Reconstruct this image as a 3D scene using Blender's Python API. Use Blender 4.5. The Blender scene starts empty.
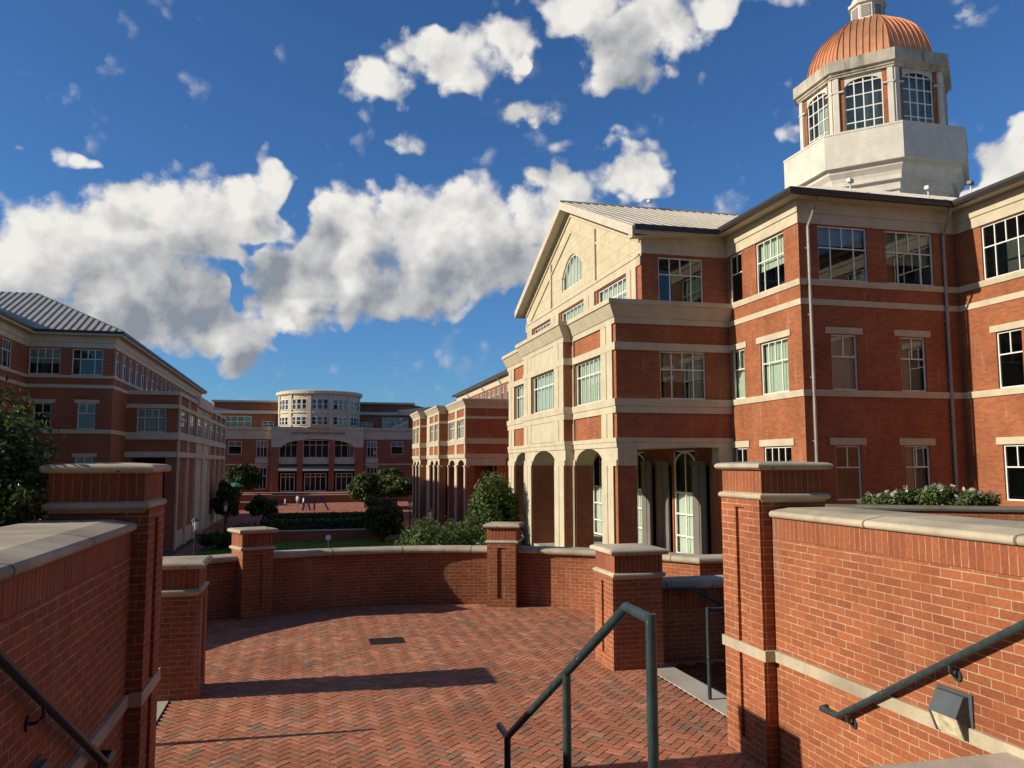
import bpy, bmesh, math, random
from mathutils import Vector, Matrix
from math import sin, cos, pi, radians as RAD, sqrt, atan2, hypot
random.seed(7)
scn = bpy.context.scene
col = scn.collection

# ------------------------------------------------------------------ camera
PITCH, YAW, ROLL, FPX = RAD(5.6), RAD(14.0), RAD(-0.15), 815.0
cam = bpy.data.cameras.new('camera'); cam.sensor_width = 36; cam.lens = FPX / 1024 * 36
cam.clip_start = 0.05; cam.clip_end = 6000
co = bpy.data.objects.new('camera', cam); col.objects.link(co)
fw = Vector((sin(YAW) * cos(PITCH), cos(YAW) * cos(PITCH), sin(PITCH)))
rt = Vector((cos(YAW), -sin(YAW), 0)); up = rt.cross(fw)
r2 = rt * cos(ROLL) + up * sin(ROLL); u2 = up * cos(ROLL) - rt * sin(ROLL)
m = Matrix((r2, u2, -fw)).transposed().to_4x4(); m.translation = Vector((0, 0, 2.4))
co.matrix_world = m
scn.camera = co

# ------------------------------------------------------------------ light
SUN_EL, SUN_AZ = RAD(23.8), RAD(-87.5)      # azimuth from +Y towards +X
sd = Vector((sin(SUN_AZ) * cos(SUN_EL), cos(SUN_AZ) * cos(SUN_EL), sin(SUN_EL)))
sun = bpy.data.lights.new('sun', 'SUN'); sun.energy = 5.0; sun.angle = RAD(0.53); sun.color = (1.0, 0.90, 0.74)
so = bpy.data.objects.new('sun', sun); col.objects.link(so)
so.rotation_euler = sd.to_track_quat('Z', 'Y').to_euler(); so.location = (-60, 0, 60)
scn.view_settings.view_transform = 'Standard'; scn.view_settings.look = 'None'
scn.view_settings.exposure = 0.2; scn.view_settings.gamma = 1; scn.view_settings.use_curve_mapping = False
try:
    scn.cycles.max_bounces = 6; scn.cycles.transparent_max_bounces = 12
    scn.cycles.use_denoising = True
except Exception:
    pass

# ------------------------------------------------------------------ world: sky with cumulus
W = bpy.data.worlds.new('World'); scn.world = W; W.use_nodes = True
nt = W.node_tree; N = nt.nodes; L = nt.links
for n in list(N): N.remove(n)
def nd(tree, typ, **kw):
    n = tree.nodes.new(typ)
    for k, v in kw.items():
        if k.startswith('i_'):
            key = k[2:]
            n.inputs[int(key) if key.isdigit() else key].default_value = v
        else:
            setattr(n, k, v)
    return n
def mth(tree, op, a, b=None, c=None, clamp=False):
    n = tree.nodes.new('ShaderNodeMath'); n.operation = op; n.use_clamp = clamp
    for i, v in enumerate((a, b, c)):
        if v is None: continue
        if isinstance(v, (int, float)): n.inputs[i].default_value = v
        else: tree.links.new(v, n.inputs[i])
    return n.outputs[0]
def px_azel(x, y):
    d = r2 * (x - 512) / FPX + u2 * (384 - y) / FPX + fw
    return atan2(d.x, d.y), atan2(d.z, hypot(d.x, d.y))
# each cumulus head: centre and half-size as measured on the sky (degrees come out of px_azel)
HEADS = [(20,292,95,88,1.0),(95,262,85,66,1.05),(150,240,62,62,1.1),(200,225,60,52,1.0),(120,318,130,40,.9),(188,300,66,50,.9),
         (248,222,32,34,.8),(268,185,20,36,.85),(240,340,34,28,.75),(296,292,52,46,1.0),(320,262,70,50,1.0),(345,232,56,42,1.0),
         (420,258,90,60,1.05),(455,218,74,40,1.0),(395,300,88,30,.85),(500,245,70,42,.9),(560,212,52,30,.75),(625,186,40,24,.85),(552,262,36,20,.6),
         (440,58,60,40,.95),(492,40,42,34,.85),(372,84,42,28,.65),(512,100,48,22,.70),(350,70,30,18,.5),
         (640,30,80,42,1.1),(580,0,66,38,1.0),(625,72,46,34,.8),(705,0,60,36,.9),(705,82,34,16,.36),(770,74,22,12,.25),
         (60,157,30,11,.55),(414,143,20,12,.38),(24,125,18,12,.24),(25,203,18,10,.22),(545,176,24,16,.5),(590,148,40,12,.28),(650,158,26,8,.3),
         (1010,180,40,36,1.1),(980,196,30,16,.9),(1060,170,60,60,1.1),(1090,40,80,22,.3),(920,20,60,36,.24),(790,0,80,24,.35),(780,140,60,10,.2),
         (265,360,16,12,.4),(455,303,20,9,.35)]
def vmath(tree, op, a, b=None, c=None):
    n = tree.nodes.new('ShaderNodeVectorMath'); n.operation = op
    for i, v in enumerate((a, b, c)):
        if v is None: continue
        if isinstance(v, tuple): n.inputs[i].default_value = v
        else: tree.links.new(v, n.inputs[i])
    return n
# group 1: the cumulus masses (smooth heads placed by azimuth and elevation)
grp = bpy.data.node_groups.new('cloud_mass', 'ShaderNodeTree')
grp.interface.new_socket('Dir', in_out='INPUT', socket_type='NodeSocketVector')
grp.interface.new_socket('Mass', in_out='OUTPUT', socket_type='NodeSocketFloat')
gi = grp.nodes.new('NodeGroupInput'); go = grp.nodes.new('NodeGroupOutput')
wn = nd(grp, 'ShaderNodeTexNoise', noise_dimensions='3D', i_Scale=14.0, i_Detail=3.0); grp.links.new(gi.outputs[0], wn.inputs['Vector'])
wd = vmath(grp, 'MULTIPLY_ADD', vmath(grp, 'SUBTRACT', wn.outputs['Color'], (.5, .5, .5)).outputs[0], (.085, .085, .085), gi.outputs[0])
sep = nd(grp, 'ShaderNodeSeparateXYZ'); grp.links.new(wd.outputs[0], sep.inputs[0])
cmb = nd(grp, 'ShaderNodeCombineXYZ')
grp.links.new(mth(grp, 'ARCTAN2', sep.outputs[0], sep.outputs[1]), cmb.inputs[0]); grp.links.new(mth(grp, 'ARCSINE', sep.outputs[2]), cmb.inputs[1])
acc = None
HEADS = [(x, y, sx * (.88 if y < 112 else 1), sy * (.86 if y < 112 else 1), a * (.86 if sx < 36 else .93) if y < 160 else a) for x, y, sx, sy, a in HEADS]
for x, y, sx, sy, a in HEADS:
    ca, ce = px_azel(x, y)
    ca1, _ = px_azel(x + sx, y); _, ce1 = px_azel(x, y - sy)
    ra = abs(ca1 - ca) * 1.22; re_ = abs(ce1 - ce) * 1.22
    dv = vmath(grp, 'MULTIPLY_ADD', cmb.outputs[0], (1 / ra, 1 / re_, 0), (-ca / ra, -ce / re_, 0))
    q = vmath(grp, 'DOT_PRODUCT', dv.outputs[0], dv.outputs[0]).outputs['Value']
    g = mth(grp, 'MULTIPLY_ADD', q, -a * 1.25, a * 1.25)
    acc = g if acc is None else mth(grp, 'SMOOTH_MAX', acc, g, .3)
for x, y, sx, sy, a in ((226, 282, 9, 22, .85), (262, 246, 30, 9, .75), (292, 220, 14, 24, .6), (212, 350, 8, 8, .3)):      # blue gaps between the banks
    ca, ce = px_azel(x, y); ca1, _ = px_azel(x + sx, y); _, ce1 = px_azel(x, y - sy)
    ra, re_ = abs(ca1 - ca) * 1.3, abs(ce1 - ce) * 1.3
    dv = vmath(grp, 'MULTIPLY_ADD', cmb.outputs[0], (1 / ra, 1 / re_, 0), (-ca / ra, -ce / re_, 0))
    q = vmath(grp, 'DOT_PRODUCT', dv.outputs[0], dv.outputs[0]).outputs['Value']
    acc = mth(grp, 'SUBTRACT', acc, mth(grp, 'MULTIPLY', mth(grp, 'SUBTRACT', 1.0, q, clamp=True), a))
far_n = nd(grp, 'ShaderNodeTexNoise', noise_dimensions='3D', i_Scale=2.6, i_Detail=1.0)
grp.links.new(gi.outputs[0], far_n.inputs['Vector'])
outside = mth(grp, 'MULTIPLY_ADD', sep.outputs[1], -2.2, .9, clamp=True)      # scattered clouds in the rest of the sky
acc = mth(grp, 'MAXIMUM', acc, mth(grp, 'MULTIPLY', mth(grp, 'MULTIPLY_ADD', far_n.outputs[0], 5.0, -3.05), outside))
grp.links.new(mth(grp, 'MINIMUM', acc, 1.15), go.inputs[0])
# group 2: billows
gr2 = bpy.data.node_groups.new('cloud_billows', 'ShaderNodeTree')
gr2.interface.new_socket('Dir', in_out='INPUT', socket_type='NodeSocketVector')
gr2.interface.new_socket('Billow', in_out='OUTPUT', socket_type='NodeSocketFloat')
gi2 = gr2.nodes.new('NodeGroupInput'); go2 = gr2.nodes.new('NodeGroupOutput')
n1 = nd(gr2, 'ShaderNodeTexNoise', noise_dimensions='3D', i_Scale=11.0, i_Detail=9.0, i_Roughness=.64)
gr2.links.new(gi2.outputs[0], n1.inputs['Vector'])
wv = vmath(gr2, 'MULTIPLY_ADD', n1.outputs['Color'], (.05, .05, .05), gi2.outputs[0])
n2 = nd(gr2, 'ShaderNodeTexVoronoi', feature='SMOOTH_F1', i_Scale=20.0); n2.inputs['Smoothness'].default_value = .45
gr2.links.new(wv.outputs[0], n2.inputs['Vector'])
n3 = nd(gr2, 'ShaderNodeTexVoronoi', feature='SMOOTH_F1', i_Scale=52.0); n3.inputs['Smoothness'].default_value = .35
gr2.links.new(wv.outputs[0], n3.inputs['Vector'])
bl_ = mth(gr2, 'ADD', mth(gr2, 'MULTIPLY_ADD', n2.outputs['Distance'], -.85, .33), mth(gr2, 'MULTIPLY_ADD', n3.outputs['Distance'], -.42, .16))
gr2.links.new(mth(gr2, 'ADD', mth(gr2, 'MULTIPLY_ADD', n1.outputs[0], 1.7, -.85), bl_), go2.inputs[0])
tc = nd(nt, 'ShaderNodeTexCoord')
def call(tree, offset=None):
    g = nt.nodes.new('ShaderNodeGroup'); g.node_tree = tree
    if offset is None: L.new(tc.outputs['Generated'], g.inputs[0])
    else:
        nn = vmath(nt, 'NORMALIZE', vmath(nt, 'ADD', tc.outputs['Generated'], offset).outputs[0]); L.new(nn.outputs[0], g.inputs[0])
    return g.outputs[0]
m0, m1 = call(grp), call(grp, (-.060, .0, .065)); b0, b2 = call(gr2), call(gr2, (-.022, .0, .020))
mc = mth(nt, 'MAXIMUM', m0, -1.0)
d0 = mth(nt, 'ADD', mth(nt, 'MULTIPLY', mc, .85), mth(nt, 'MULTIPLY', b0, 1.0))
d0 = mth(nt, 'MULTIPLY', d0, mth(nt, 'MULTIPLY_ADD', m0, 3.4, .50, clamp=True))
alpha = nd(nt, 'ShaderNodeMapRange', interpolation_type='SMOOTHSTEP', clamp=True); L.new(d0, alpha.inputs[0])
alpha.inputs[1].default_value = .02; alpha.inputs[2].default_value = .50
# light reaching a point of the cloud: less behind thick cloud on the sun's side, more on billows that face the sun
m1c = mth(nt, 'MAXIMUM', m1, -.35)
sh = mth(nt, 'ADD', mth(nt, 'MULTIPLY_ADD', m1c, .70, mth(nt, 'MULTIPLY', mth(nt, 'MAXIMUM', mc, 0.0), .10)), mth(nt, 'MULTIPLY', mth(nt, 'SUBTRACT', b2, b0), .85))
sh = mth(nt, 'ADD', sh, mth(nt, 'MULTIPLY', b0, .12))
shr = nd(nt, 'ShaderNodeMapRange', interpolation_type='LINEAR', clamp=True); L.new(sh, shr.inputs[0])
shr.inputs[1].default_value = -.12; shr.inputs[2].default_value = 1.12
ccol = nd(nt, 'ShaderNodeMix', data_type='RGBA'); L.new(shr.outputs[0], ccol.inputs[0])
CLOUD_LIT, CLOUD_SHADE = (8.7, 8.45, 8.0, 1), (2.55, 2.85, 3.3, 1)
ccol.inputs[6].default_value = CLOUD_LIT; ccol.inputs[7].default_value = CLOUD_SHADE
sky = nd(nt, 'ShaderNodeTexSky', sky_type='NISHITA'); sky.sun_disc = False
sky.sun_elevation = SUN_EL; sky.sun_rotation = SUN_AZ; sky.altitude = 200; sky.air_density = 1.0; sky.dust_density = .35; sky.ozone_density = 2.2
skyt = nd(nt, 'ShaderNodeMix', data_type='RGBA', blend_type='MULTIPLY'); skyt.inputs[0].default_value = 1.0
L.new(sky.outputs[0], skyt.inputs[6]); 
# the clear sky is deepest blue at right angles to the sun and whiter towards and opposite it
sdot = vmath(nt, 'DOT_PRODUCT', tc.outputs['Generated'], tuple(sd)).outputs['Value']
white = nd(nt, 'ShaderNodeMapRange', interpolation_type='SMOOTHSTEP', clamp=True); L.new(mth(nt, 'ABSOLUTE', sdot), white.inputs[0])
white.inputs[1].default_value = .52; white.inputs[2].default_value = .90
tintc = nd(nt, 'ShaderNodeMix', data_type='RGBA'); L.new(white.outputs[0], tintc.inputs[0])
tintc.inputs[6].default_value = (.43, .76, 1.15, 1); tintc.inputs[7].default_value = (.70, .74, .84, 1)
L.new(tintc.outputs[2], skyt.inputs[7])
mixc = nd(nt, 'ShaderNodeMix', data_type='RGBA'); L.new(alpha.outputs[0], mixc.inputs[0]); L.new(skyt.outputs[2], mixc.inputs[6]); L.new(ccol.outputs[2], mixc.inputs[7])
bg = nd(nt, 'ShaderNodeBackground', i_Strength=.088); L.new(mixc.outputs[2], bg.inputs[0])
wo = nd(nt, 'ShaderNodeOutputWorld'); L.new(bg.outputs[0], wo.inputs[0])
try:
    W.cycles.sampling_method = 'MANUAL'; W.cycles.sample_map_resolution = 512
except Exception:
    pass

# ------------------------------------------------------------------ materials
def newmat(name):
    mt = bpy.data.materials.new(name); mt.use_nodes = True
    t = mt.node_tree; b = t.nodes['Principled BSDF']
    return mt, t, b
def noise(t, scale, detail=4, vec=None, rough=.55):
    n = nd(t, 'ShaderNodeTexNoise', i_Scale=scale, i_Detail=detail, i_Roughness=rough)
    if vec is not None: t.links.new(vec, n.inputs['Vector'])
    return n.outputs[0]
def mixrgb(t, f, a, b, mode='MIX'):
    n = nd(t, 'ShaderNodeMix', data_type='RGBA', blend_type=mode)
    for i, v in ((0, f), (6, a), (7, b)):
        if isinstance(v, (int, float)): n.inputs[i].default_value = v
        elif isinstance(v, tuple): n.inputs[i].default_value = v if len(v) == 4 else v + (1,)
        else: t.links.new(v, n.inputs[i])
    return n.outputs[2]
def rng(t, v, a, b, c, d):
    n = nd(t, 'ShaderNodeMapRange', clamp=True); t.links.new(v, n.inputs[0])
    for i, x in enumerate((a, b, c, d)): n.inputs[i + 1].default_value = x
    return n.outputs[0]
def geopos(t):
    return nd(t, 'ShaderNodeNewGeometry').outputs['Position']
def brick_mat(name, bw, rh, ms, c1, c2, cm, offset=.5, bump=.6, blot=.35):
    mt, t, b = newmat(name)
    uv = nd(t, 'ShaderNodeUVMap').outputs[0]
    br = nd(t, 'ShaderNodeTexBrick', offset=offset, i_Scale=1.0)
    t.links.new(uv, br.inputs['Vector'])
    br.inputs['Color1'].default_value = c1 + (1,); br.inputs['Color2'].default_value = c2 + (1,); br.inputs['Mortar'].default_value = cm + (1,)
    br.inputs['Mortar Size'].default_value = ms; br.inputs['Mortar Smooth'].default_value = .25
    br.inputs['Brick Width'].default_value = bw; br.inputs['Row Height'].default_value = rh; br.inputs['Bias'].default_value = -.15
    p = geopos(t)
    big = rng(t, noise(t, .55, 5, p), .3, .7, 1 - blot, 1 + blot * .55)
    fine = rng(t, noise(t, 38, 3, p), .25, .75, .82, 1.14)
    v = mth(t, 'MULTIPLY', big, fine)
    hs = nd(t, 'ShaderNodeHueSaturation'); t.links.new(br.outputs['Color'], hs.inputs['Color']); t.links.new(v, hs.inputs['Value'])
    # mortar smeared and stained towards the brick colour in patches
    smear = mth(t, 'MULTIPLY', br.outputs['Fac'], rng(t, noise(t, 7.5, 3, p), .40, .66, 0, .72))
    hcol = mixrgb(t, smear, hs.outputs[0], tuple(.5 * (a_ + b_) for a_, b_ in zip(c1, c2)))
    # pale lime bloom in vertical streaks
    mp = nd(t, 'ShaderNodeMapping'); mp.inputs['Scale'].default_value = (5, 5, .5); t.links.new(p, mp.inputs[0])
    bl = rng(t, noise(t, 1.0, 4, mp.outputs[0]), .60, .8, 0, .38)
    c = mixrgb(t, bl, hcol, (.46, .36, .28))
    t.links.new(c, b.inputs['Base Color'])
    b.inputs['Roughness'].default_value = .88; b.inputs['Specular IOR Level'].default_value = .25
    h = mth(t, 'ADD', mth(t, 'MULTIPLY', br.outputs['Fac'], -1.0), mth(t, 'MULTIPLY', noise(t, 60, 3, p), .35))
    bp = nd(t, 'ShaderNodeBump', i_Strength=bump, i_Distance=.006); t.links.new(h, bp.inputs['Height']); t.links.new(bp.outputs[0], b.inputs['Normal'])
    return mt
BRICK = brick_mat('terrace_brick', .1668, .0556, .0039, (.345, .110, .046), (.255, .077, .036), (.48, .35, .205))
SOLDIER = brick_mat('terrace_soldier_brick', .0556, 60.0, .0038, (.325, .101, .044), (.24, .071, .034), (.43, .305, .17), offset=0.0)
HBRICK = brick_mat('hall_brick', .250, .0835, .0058, (.345, .115, .048), (.25, .078, .036), (.33, .17, .095), blot=.24, bump=.35)
FBRICK = brick_mat('far_brick', .3048, .1016, .0065, (.34, .118, .058), (.27, .09, .046), (.31, .18, .115), blot=.2, bump=.2)
def stone_mat(name, c, pw=0, ph=0, dirt=.35, streak=.0, jc=.55, scale=1.3):
    mt, t, b = newmat(name)
    p = geopos(t)
    v = rng(t, noise(t, scale, 6, p, .6), .3, .72, 1 - dirt, 1.08)
    f = rng(t, noise(t, 55, 3, p), .25, .75, .9, 1.06)
    base = mixrgb(t, 1.0, c, mth(t, 'MULTIPLY', v, f), 'MULTIPLY')
    if streak:
        mp = nd(t, 'ShaderNodeMapping'); mp.inputs['Scale'].default_value = (2.6, 2.6, .35); t.links.new(p, mp.inputs[0])
        s = rng(t, noise(t, 1.0, 5, mp.outputs[0], .6), .48, .72, 0, streak)
        base = mixrgb(t, s, base, (.11, .10, .085))
    if pw:
        br = nd(t, 'ShaderNodeTexBrick', offset=.5, i_Scale=1.0)
        t.links.new(nd(t, 'ShaderNodeUVMap').outputs[0], br.inputs['Vector'])
        br.inputs['Color1'].default_value = (1, 1, 1, 1); br.inputs['Color2'].default_value = (.93, .92, .90, 1); br.inputs['Mortar'].default_value = (jc, jc * .95, jc * .9, 1)
        br.inputs['Mortar Size'].default_value = .012; br.inputs['Brick Width'].default_value = pw; br.inputs['Row Height'].default_value = ph
        base = mixrgb(t, 1.0, base, br.outputs['Color'], 'MULTIPLY')
    t.links.new(base, b.inputs['Base Color']); b.inputs['Roughness'].default_value = .85; b.inputs['Specular IOR Level'].default_value = .25
    bp = nd(t, 'ShaderNodeBump', i_Strength=.25, i_Distance=.004); t.links.new(noise(t, 70, 4, p), bp.inputs['Height']); t.links.new(bp.outputs[0], b.inputs['Normal'])
    return mt
CAST = stone_mat('cast_stone', (.56, .475, .335), dirt=.42, streak=.22)
COPE = stone_mat('coping_stone', (.555, .475, .345), 1.22, 40, dirt=.42, streak=.25, jc=.35)
STONE = stone_mat('hall_limestone', (.545, .47, .335), dirt=.16, streak=.10)
PANEL = stone_mat('hall_limestone_panels', (.56, .48, .33), 1.25, .62, dirt=.10, jc=.60)
DRUM = stone_mat('cupola_limestone', (.61, .57, .485), dirt=.15, streak=.12)
DRUMDIRT = stone_mat('cupola_stained_cornice', (.52, .46, .36), dirt=.4, streak=.75, scale=.8)
FSTONE = stone_mat('far_limestone', (.60, .525, .385), dirt=.14)
CONC = stone_mat('landing_concrete', (.54, .48, .385), dirt=.4, streak=.2)
def plain(name, c, rough=.6, metal=0, spec=.4, var=.15, vs=6):
    mt, t, b = newmat(name)
    p = geopos(t)
    v = rng(t, noise(t, vs, 4, p), .3, .7, 1 - var, 1 + var)
    t.links.new(mixrgb(t, 1.0, c, v, 'MULTIPLY'), b.inputs['Base Color'])
    b.inputs['Roughness'].default_value = rough; b.inputs['Metallic'].default_value = metal; b.inputs['Specular IOR Level'].default_value = spec
    return mt
ROOF = plain('seamed_zinc_roof', (.42, .385, .325), .6, .08, .5, .12, .7)
ROOFD = plain('dark_roof', (.12, .115, .12), .6, .2)
GUTTER = plain('dark_bronze_gutter', (.055, .048, .045), .45, .3)
SPOUT = plain('grey_downspout', (.30, .27, .245), .5, .2)
SOFFIT = plain('soffit_paint', (.52, .46, .36), .8)
FRAME = plain('white_window_frame', (.74, .72, .66), .5, 0, .4, .06)
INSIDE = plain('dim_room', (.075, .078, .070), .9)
BLIND = plain('roller_blind', (.62, .66, .58), .8, 0, .2, .06)
BLINDT = plain('tan_blind', (.52, .44, .33), .8, 0, .2, .06)
RAILM = plain('green_grey_rail_paint', (.030, .050, .052), .42, .1, .5, .3, 20)
_t = RAILM.node_tree; _b = _t.nodes['Principled BSDF']; _c = _b.inputs['Base Color'].links[0].from_socket
_t.links.new(mixrgb(_t, rng(_t, noise(_t, 42, 2, geopos(_t)), .735, .76, 0, .85), _c, (.45, .46, .44)), _b.inputs['Base Color'])   # chipped paint
IRON = plain('cast_iron', (.03, .027, .025), .55, .5)
LAMPM = plain('lamp_grey_paint', (.085, .10, .105), .5, .2)
LENS = plain('lamp_lens', (.62, .55, .36), .25, 0, .6, .4, 18)
POSTM = plain('black_post_paint', (.02, .022, .022), .45)
LGLASS = plain('frosted_lantern_glass', (.75, .72, .62), .4)
WHITEP = plain('white_paint', (.78, .77, .74), .5)
PURPLE = plain('violet_paint', (.115, .065, .26), .5)
GREENC = plain('green_canvas', (.03, .17, .11), .8)
CAMP = plain('grey_white_device', (.55, .55, .53), .5)
SOIL = plain('bark_mulch', (.055, .036, .024), .95, 0, .1, .5, 14)
BARK = plain('tree_bark', (.09, .068, .05), .9, 0, .1, .4, 8)
ASPH = plain('dark_ground', (.10, .085, .07), .95, 0, .1, .3, .3)
LAWN = plain('lawn_soil', (.085, .18, .03), .95, 0, .1, .35, 1.2)
def copper():
    mt, t, b = newmat('new_copper')
    p = geopos(t)
    v = rng(t, noise(t, 1.1, 5, p), .3, .7, .8, 1.15)
    t.links.new(mixrgb(t, 1.0, (.66, .31, .15), v, 'MULTIPLY'), b.inputs['Base Color'])
    b.inputs['Metallic'].default_value = .55; b.inputs['Roughness'].default_value = .48
    return mt
COPPER = copper()
def glass(name, tint, refl=.10):
    mt, t, b = newmat(name); t.nodes.remove(b)
    out = t.nodes['Material Output']
    tr = nd(t, 'ShaderNodeBsdfTransparent'); tr.inputs[0].default_value = tint + (1,)
    gl = nd(t, 'ShaderNodeBsdfGlossy', i_Roughness=.015); gl.inputs[0].default_value = (.9, .95, .95, 1)
    bp = nd(t, 'ShaderNodeBump', i_Strength=.06, i_Distance=.02)
    t.links.new(noise(t, 1.3, 2, geopos(t)), bp.inputs['Height']); t.links.new(bp.outputs[0], gl.inputs['Normal'])
    lw = nd(t, 'ShaderNodeLayerWeight', i_Blend=.30)
    f = mth(t, 'ADD', mth(t, 'MULTIPLY', lw.outputs['Fresnel'], .85), refl, clamp=True)
    mx = nd(t, 'ShaderNodeMixShader'); t.links.new(f, mx.inputs[0]); t.links.new(tr.outputs[0], mx.inputs[1]); t.links.new(gl.outputs[0], mx.inputs[2])
    t.links.new(mx.outputs[0], out.inputs[0])
    return mt
GLASS = glass('tinted_glass', (.70, .77, .72), .045); CGLASS = glass('clear_glass', (.8, .85, .82), .04)
def leaf_mat(name, c1, c2, spec=.3, rough=.5, trans=.25):
    mt, t, b = newmat(name)
    at = nd(t, 'ShaderNodeAttribute', attribute_name='tint')
    f = at.outputs['Fac']
    c = mixrgb(t, f, c1, c2)
    t.links.new(c, b.inputs['Base Color']); b.inputs['Roughness'].default_value = rough; b.inputs['Specular IOR Level'].default_value = spec
    tl = nd(t, 'ShaderNodeBsdfTranslucent'); t.links.new(c, tl.inputs[0])
    mx = nd(t, 'ShaderNodeMixShader', i_0=trans); t.links.new(b.outputs[0], mx.inputs[1]); t.links.new(tl.outputs[0], mx.inputs[2])
    t.links.new(mx.outputs[0], t.nodes['Material Output'].inputs[0])
    return mt
LEAF_GLOSSY = leaf_mat('glossy_dark_leaves', (.040, .080, .016), (.11, .16, .036), .5, .35, .35)
LEAF_OLIVE = leaf_mat('olive_leaves', (.045, .075, .018), (.12, .145, .038), .3, .5, .3)
LEAF_BRIGHT = leaf_mat('mid_green_leaves', (.042, .085, .016), (.125, .165, .042), .3, .5, .3)
LEAF_DARK = leaf_mat('deep_green_leaves', (.026, .052, .014), (.075, .11, .028), .3, .5, .2)
GRASS = leaf_mat('grass_blades', (.07, .17, .022), (.12, .23, .04), .2, .6, .3)
PETAL = leaf_mat('white_petals', (.72, .68, .58), (.8, .76, .70), .2, .6, .3)
PETALP = leaf_mat('pink_petals', (.55, .22, .22), (.75, .55, .25), .2, .6, .3)
def paver_mat():
    mt, t, b = newmat('clay_pavers')
    at = nd(t, 'ShaderNodeAttribute', attribute_name='tint')
    ramp = nd(t, 'ShaderNodeValToRGB'); t.links.new(at.outputs['Fac'], ramp.inputs[0])
    e = ramp.color_ramp.elements
    e[0].position = 0; e[0].color = (0.258, 0.158, 0.101, 1); e[1].position = 1; e[1].color = (0.482, 0.216, 0.126, 1)
    for pos, c in ((.15, (0.301, 0.154, 0.088, 1)), (.26, (0.353, 0.131, 0.069, 1)), (.55, (0.391, 0.143, 0.074, 1)), (.8, (0.430, 0.170, 0.092, 1))):
        k = e.new(pos); k.color = c
    p = geopos(t)
    v = mth(t, 'MULTIPLY', rng(t, noise(t, .8, 5, p), .3, .7, .8, 1.15), rng(t, noise(t, 45, 3, p), .25, .75, .84, 1.12))
    c = mixrgb(t, 1.0, ramp.outputs[0], v, 'MULTIPLY')
    dust = rng(t, noise(t, 1.7, 6, p, .65), .60, .78, 0, .35)
    c = mixrgb(t, dust, c, (.45, .36, .29))
    t.links.new(c, b.inputs['Base Color']); b.inputs['Roughness'].default_value = .85; b.inputs['Specular IOR Level'].default_value = .25
    bp = nd(t, 'ShaderNodeBump', i_Strength=.3, i_Distance=.004); t.links.new(noise(t, 60, 3, p), bp.inputs['Height']); t.links.new(bp.outputs[0], b.inputs['Normal'])
    return mt
PAVER = paver_mat()
PAVEFAR = plain('distant_clay_paving', (.34, .135, .085), .9, 0, .2, .2, 1.5)
GROUT = plain('paver_joint_sand', (.085, .055, .042), .95, 0, .1, .3, 10)

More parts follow.
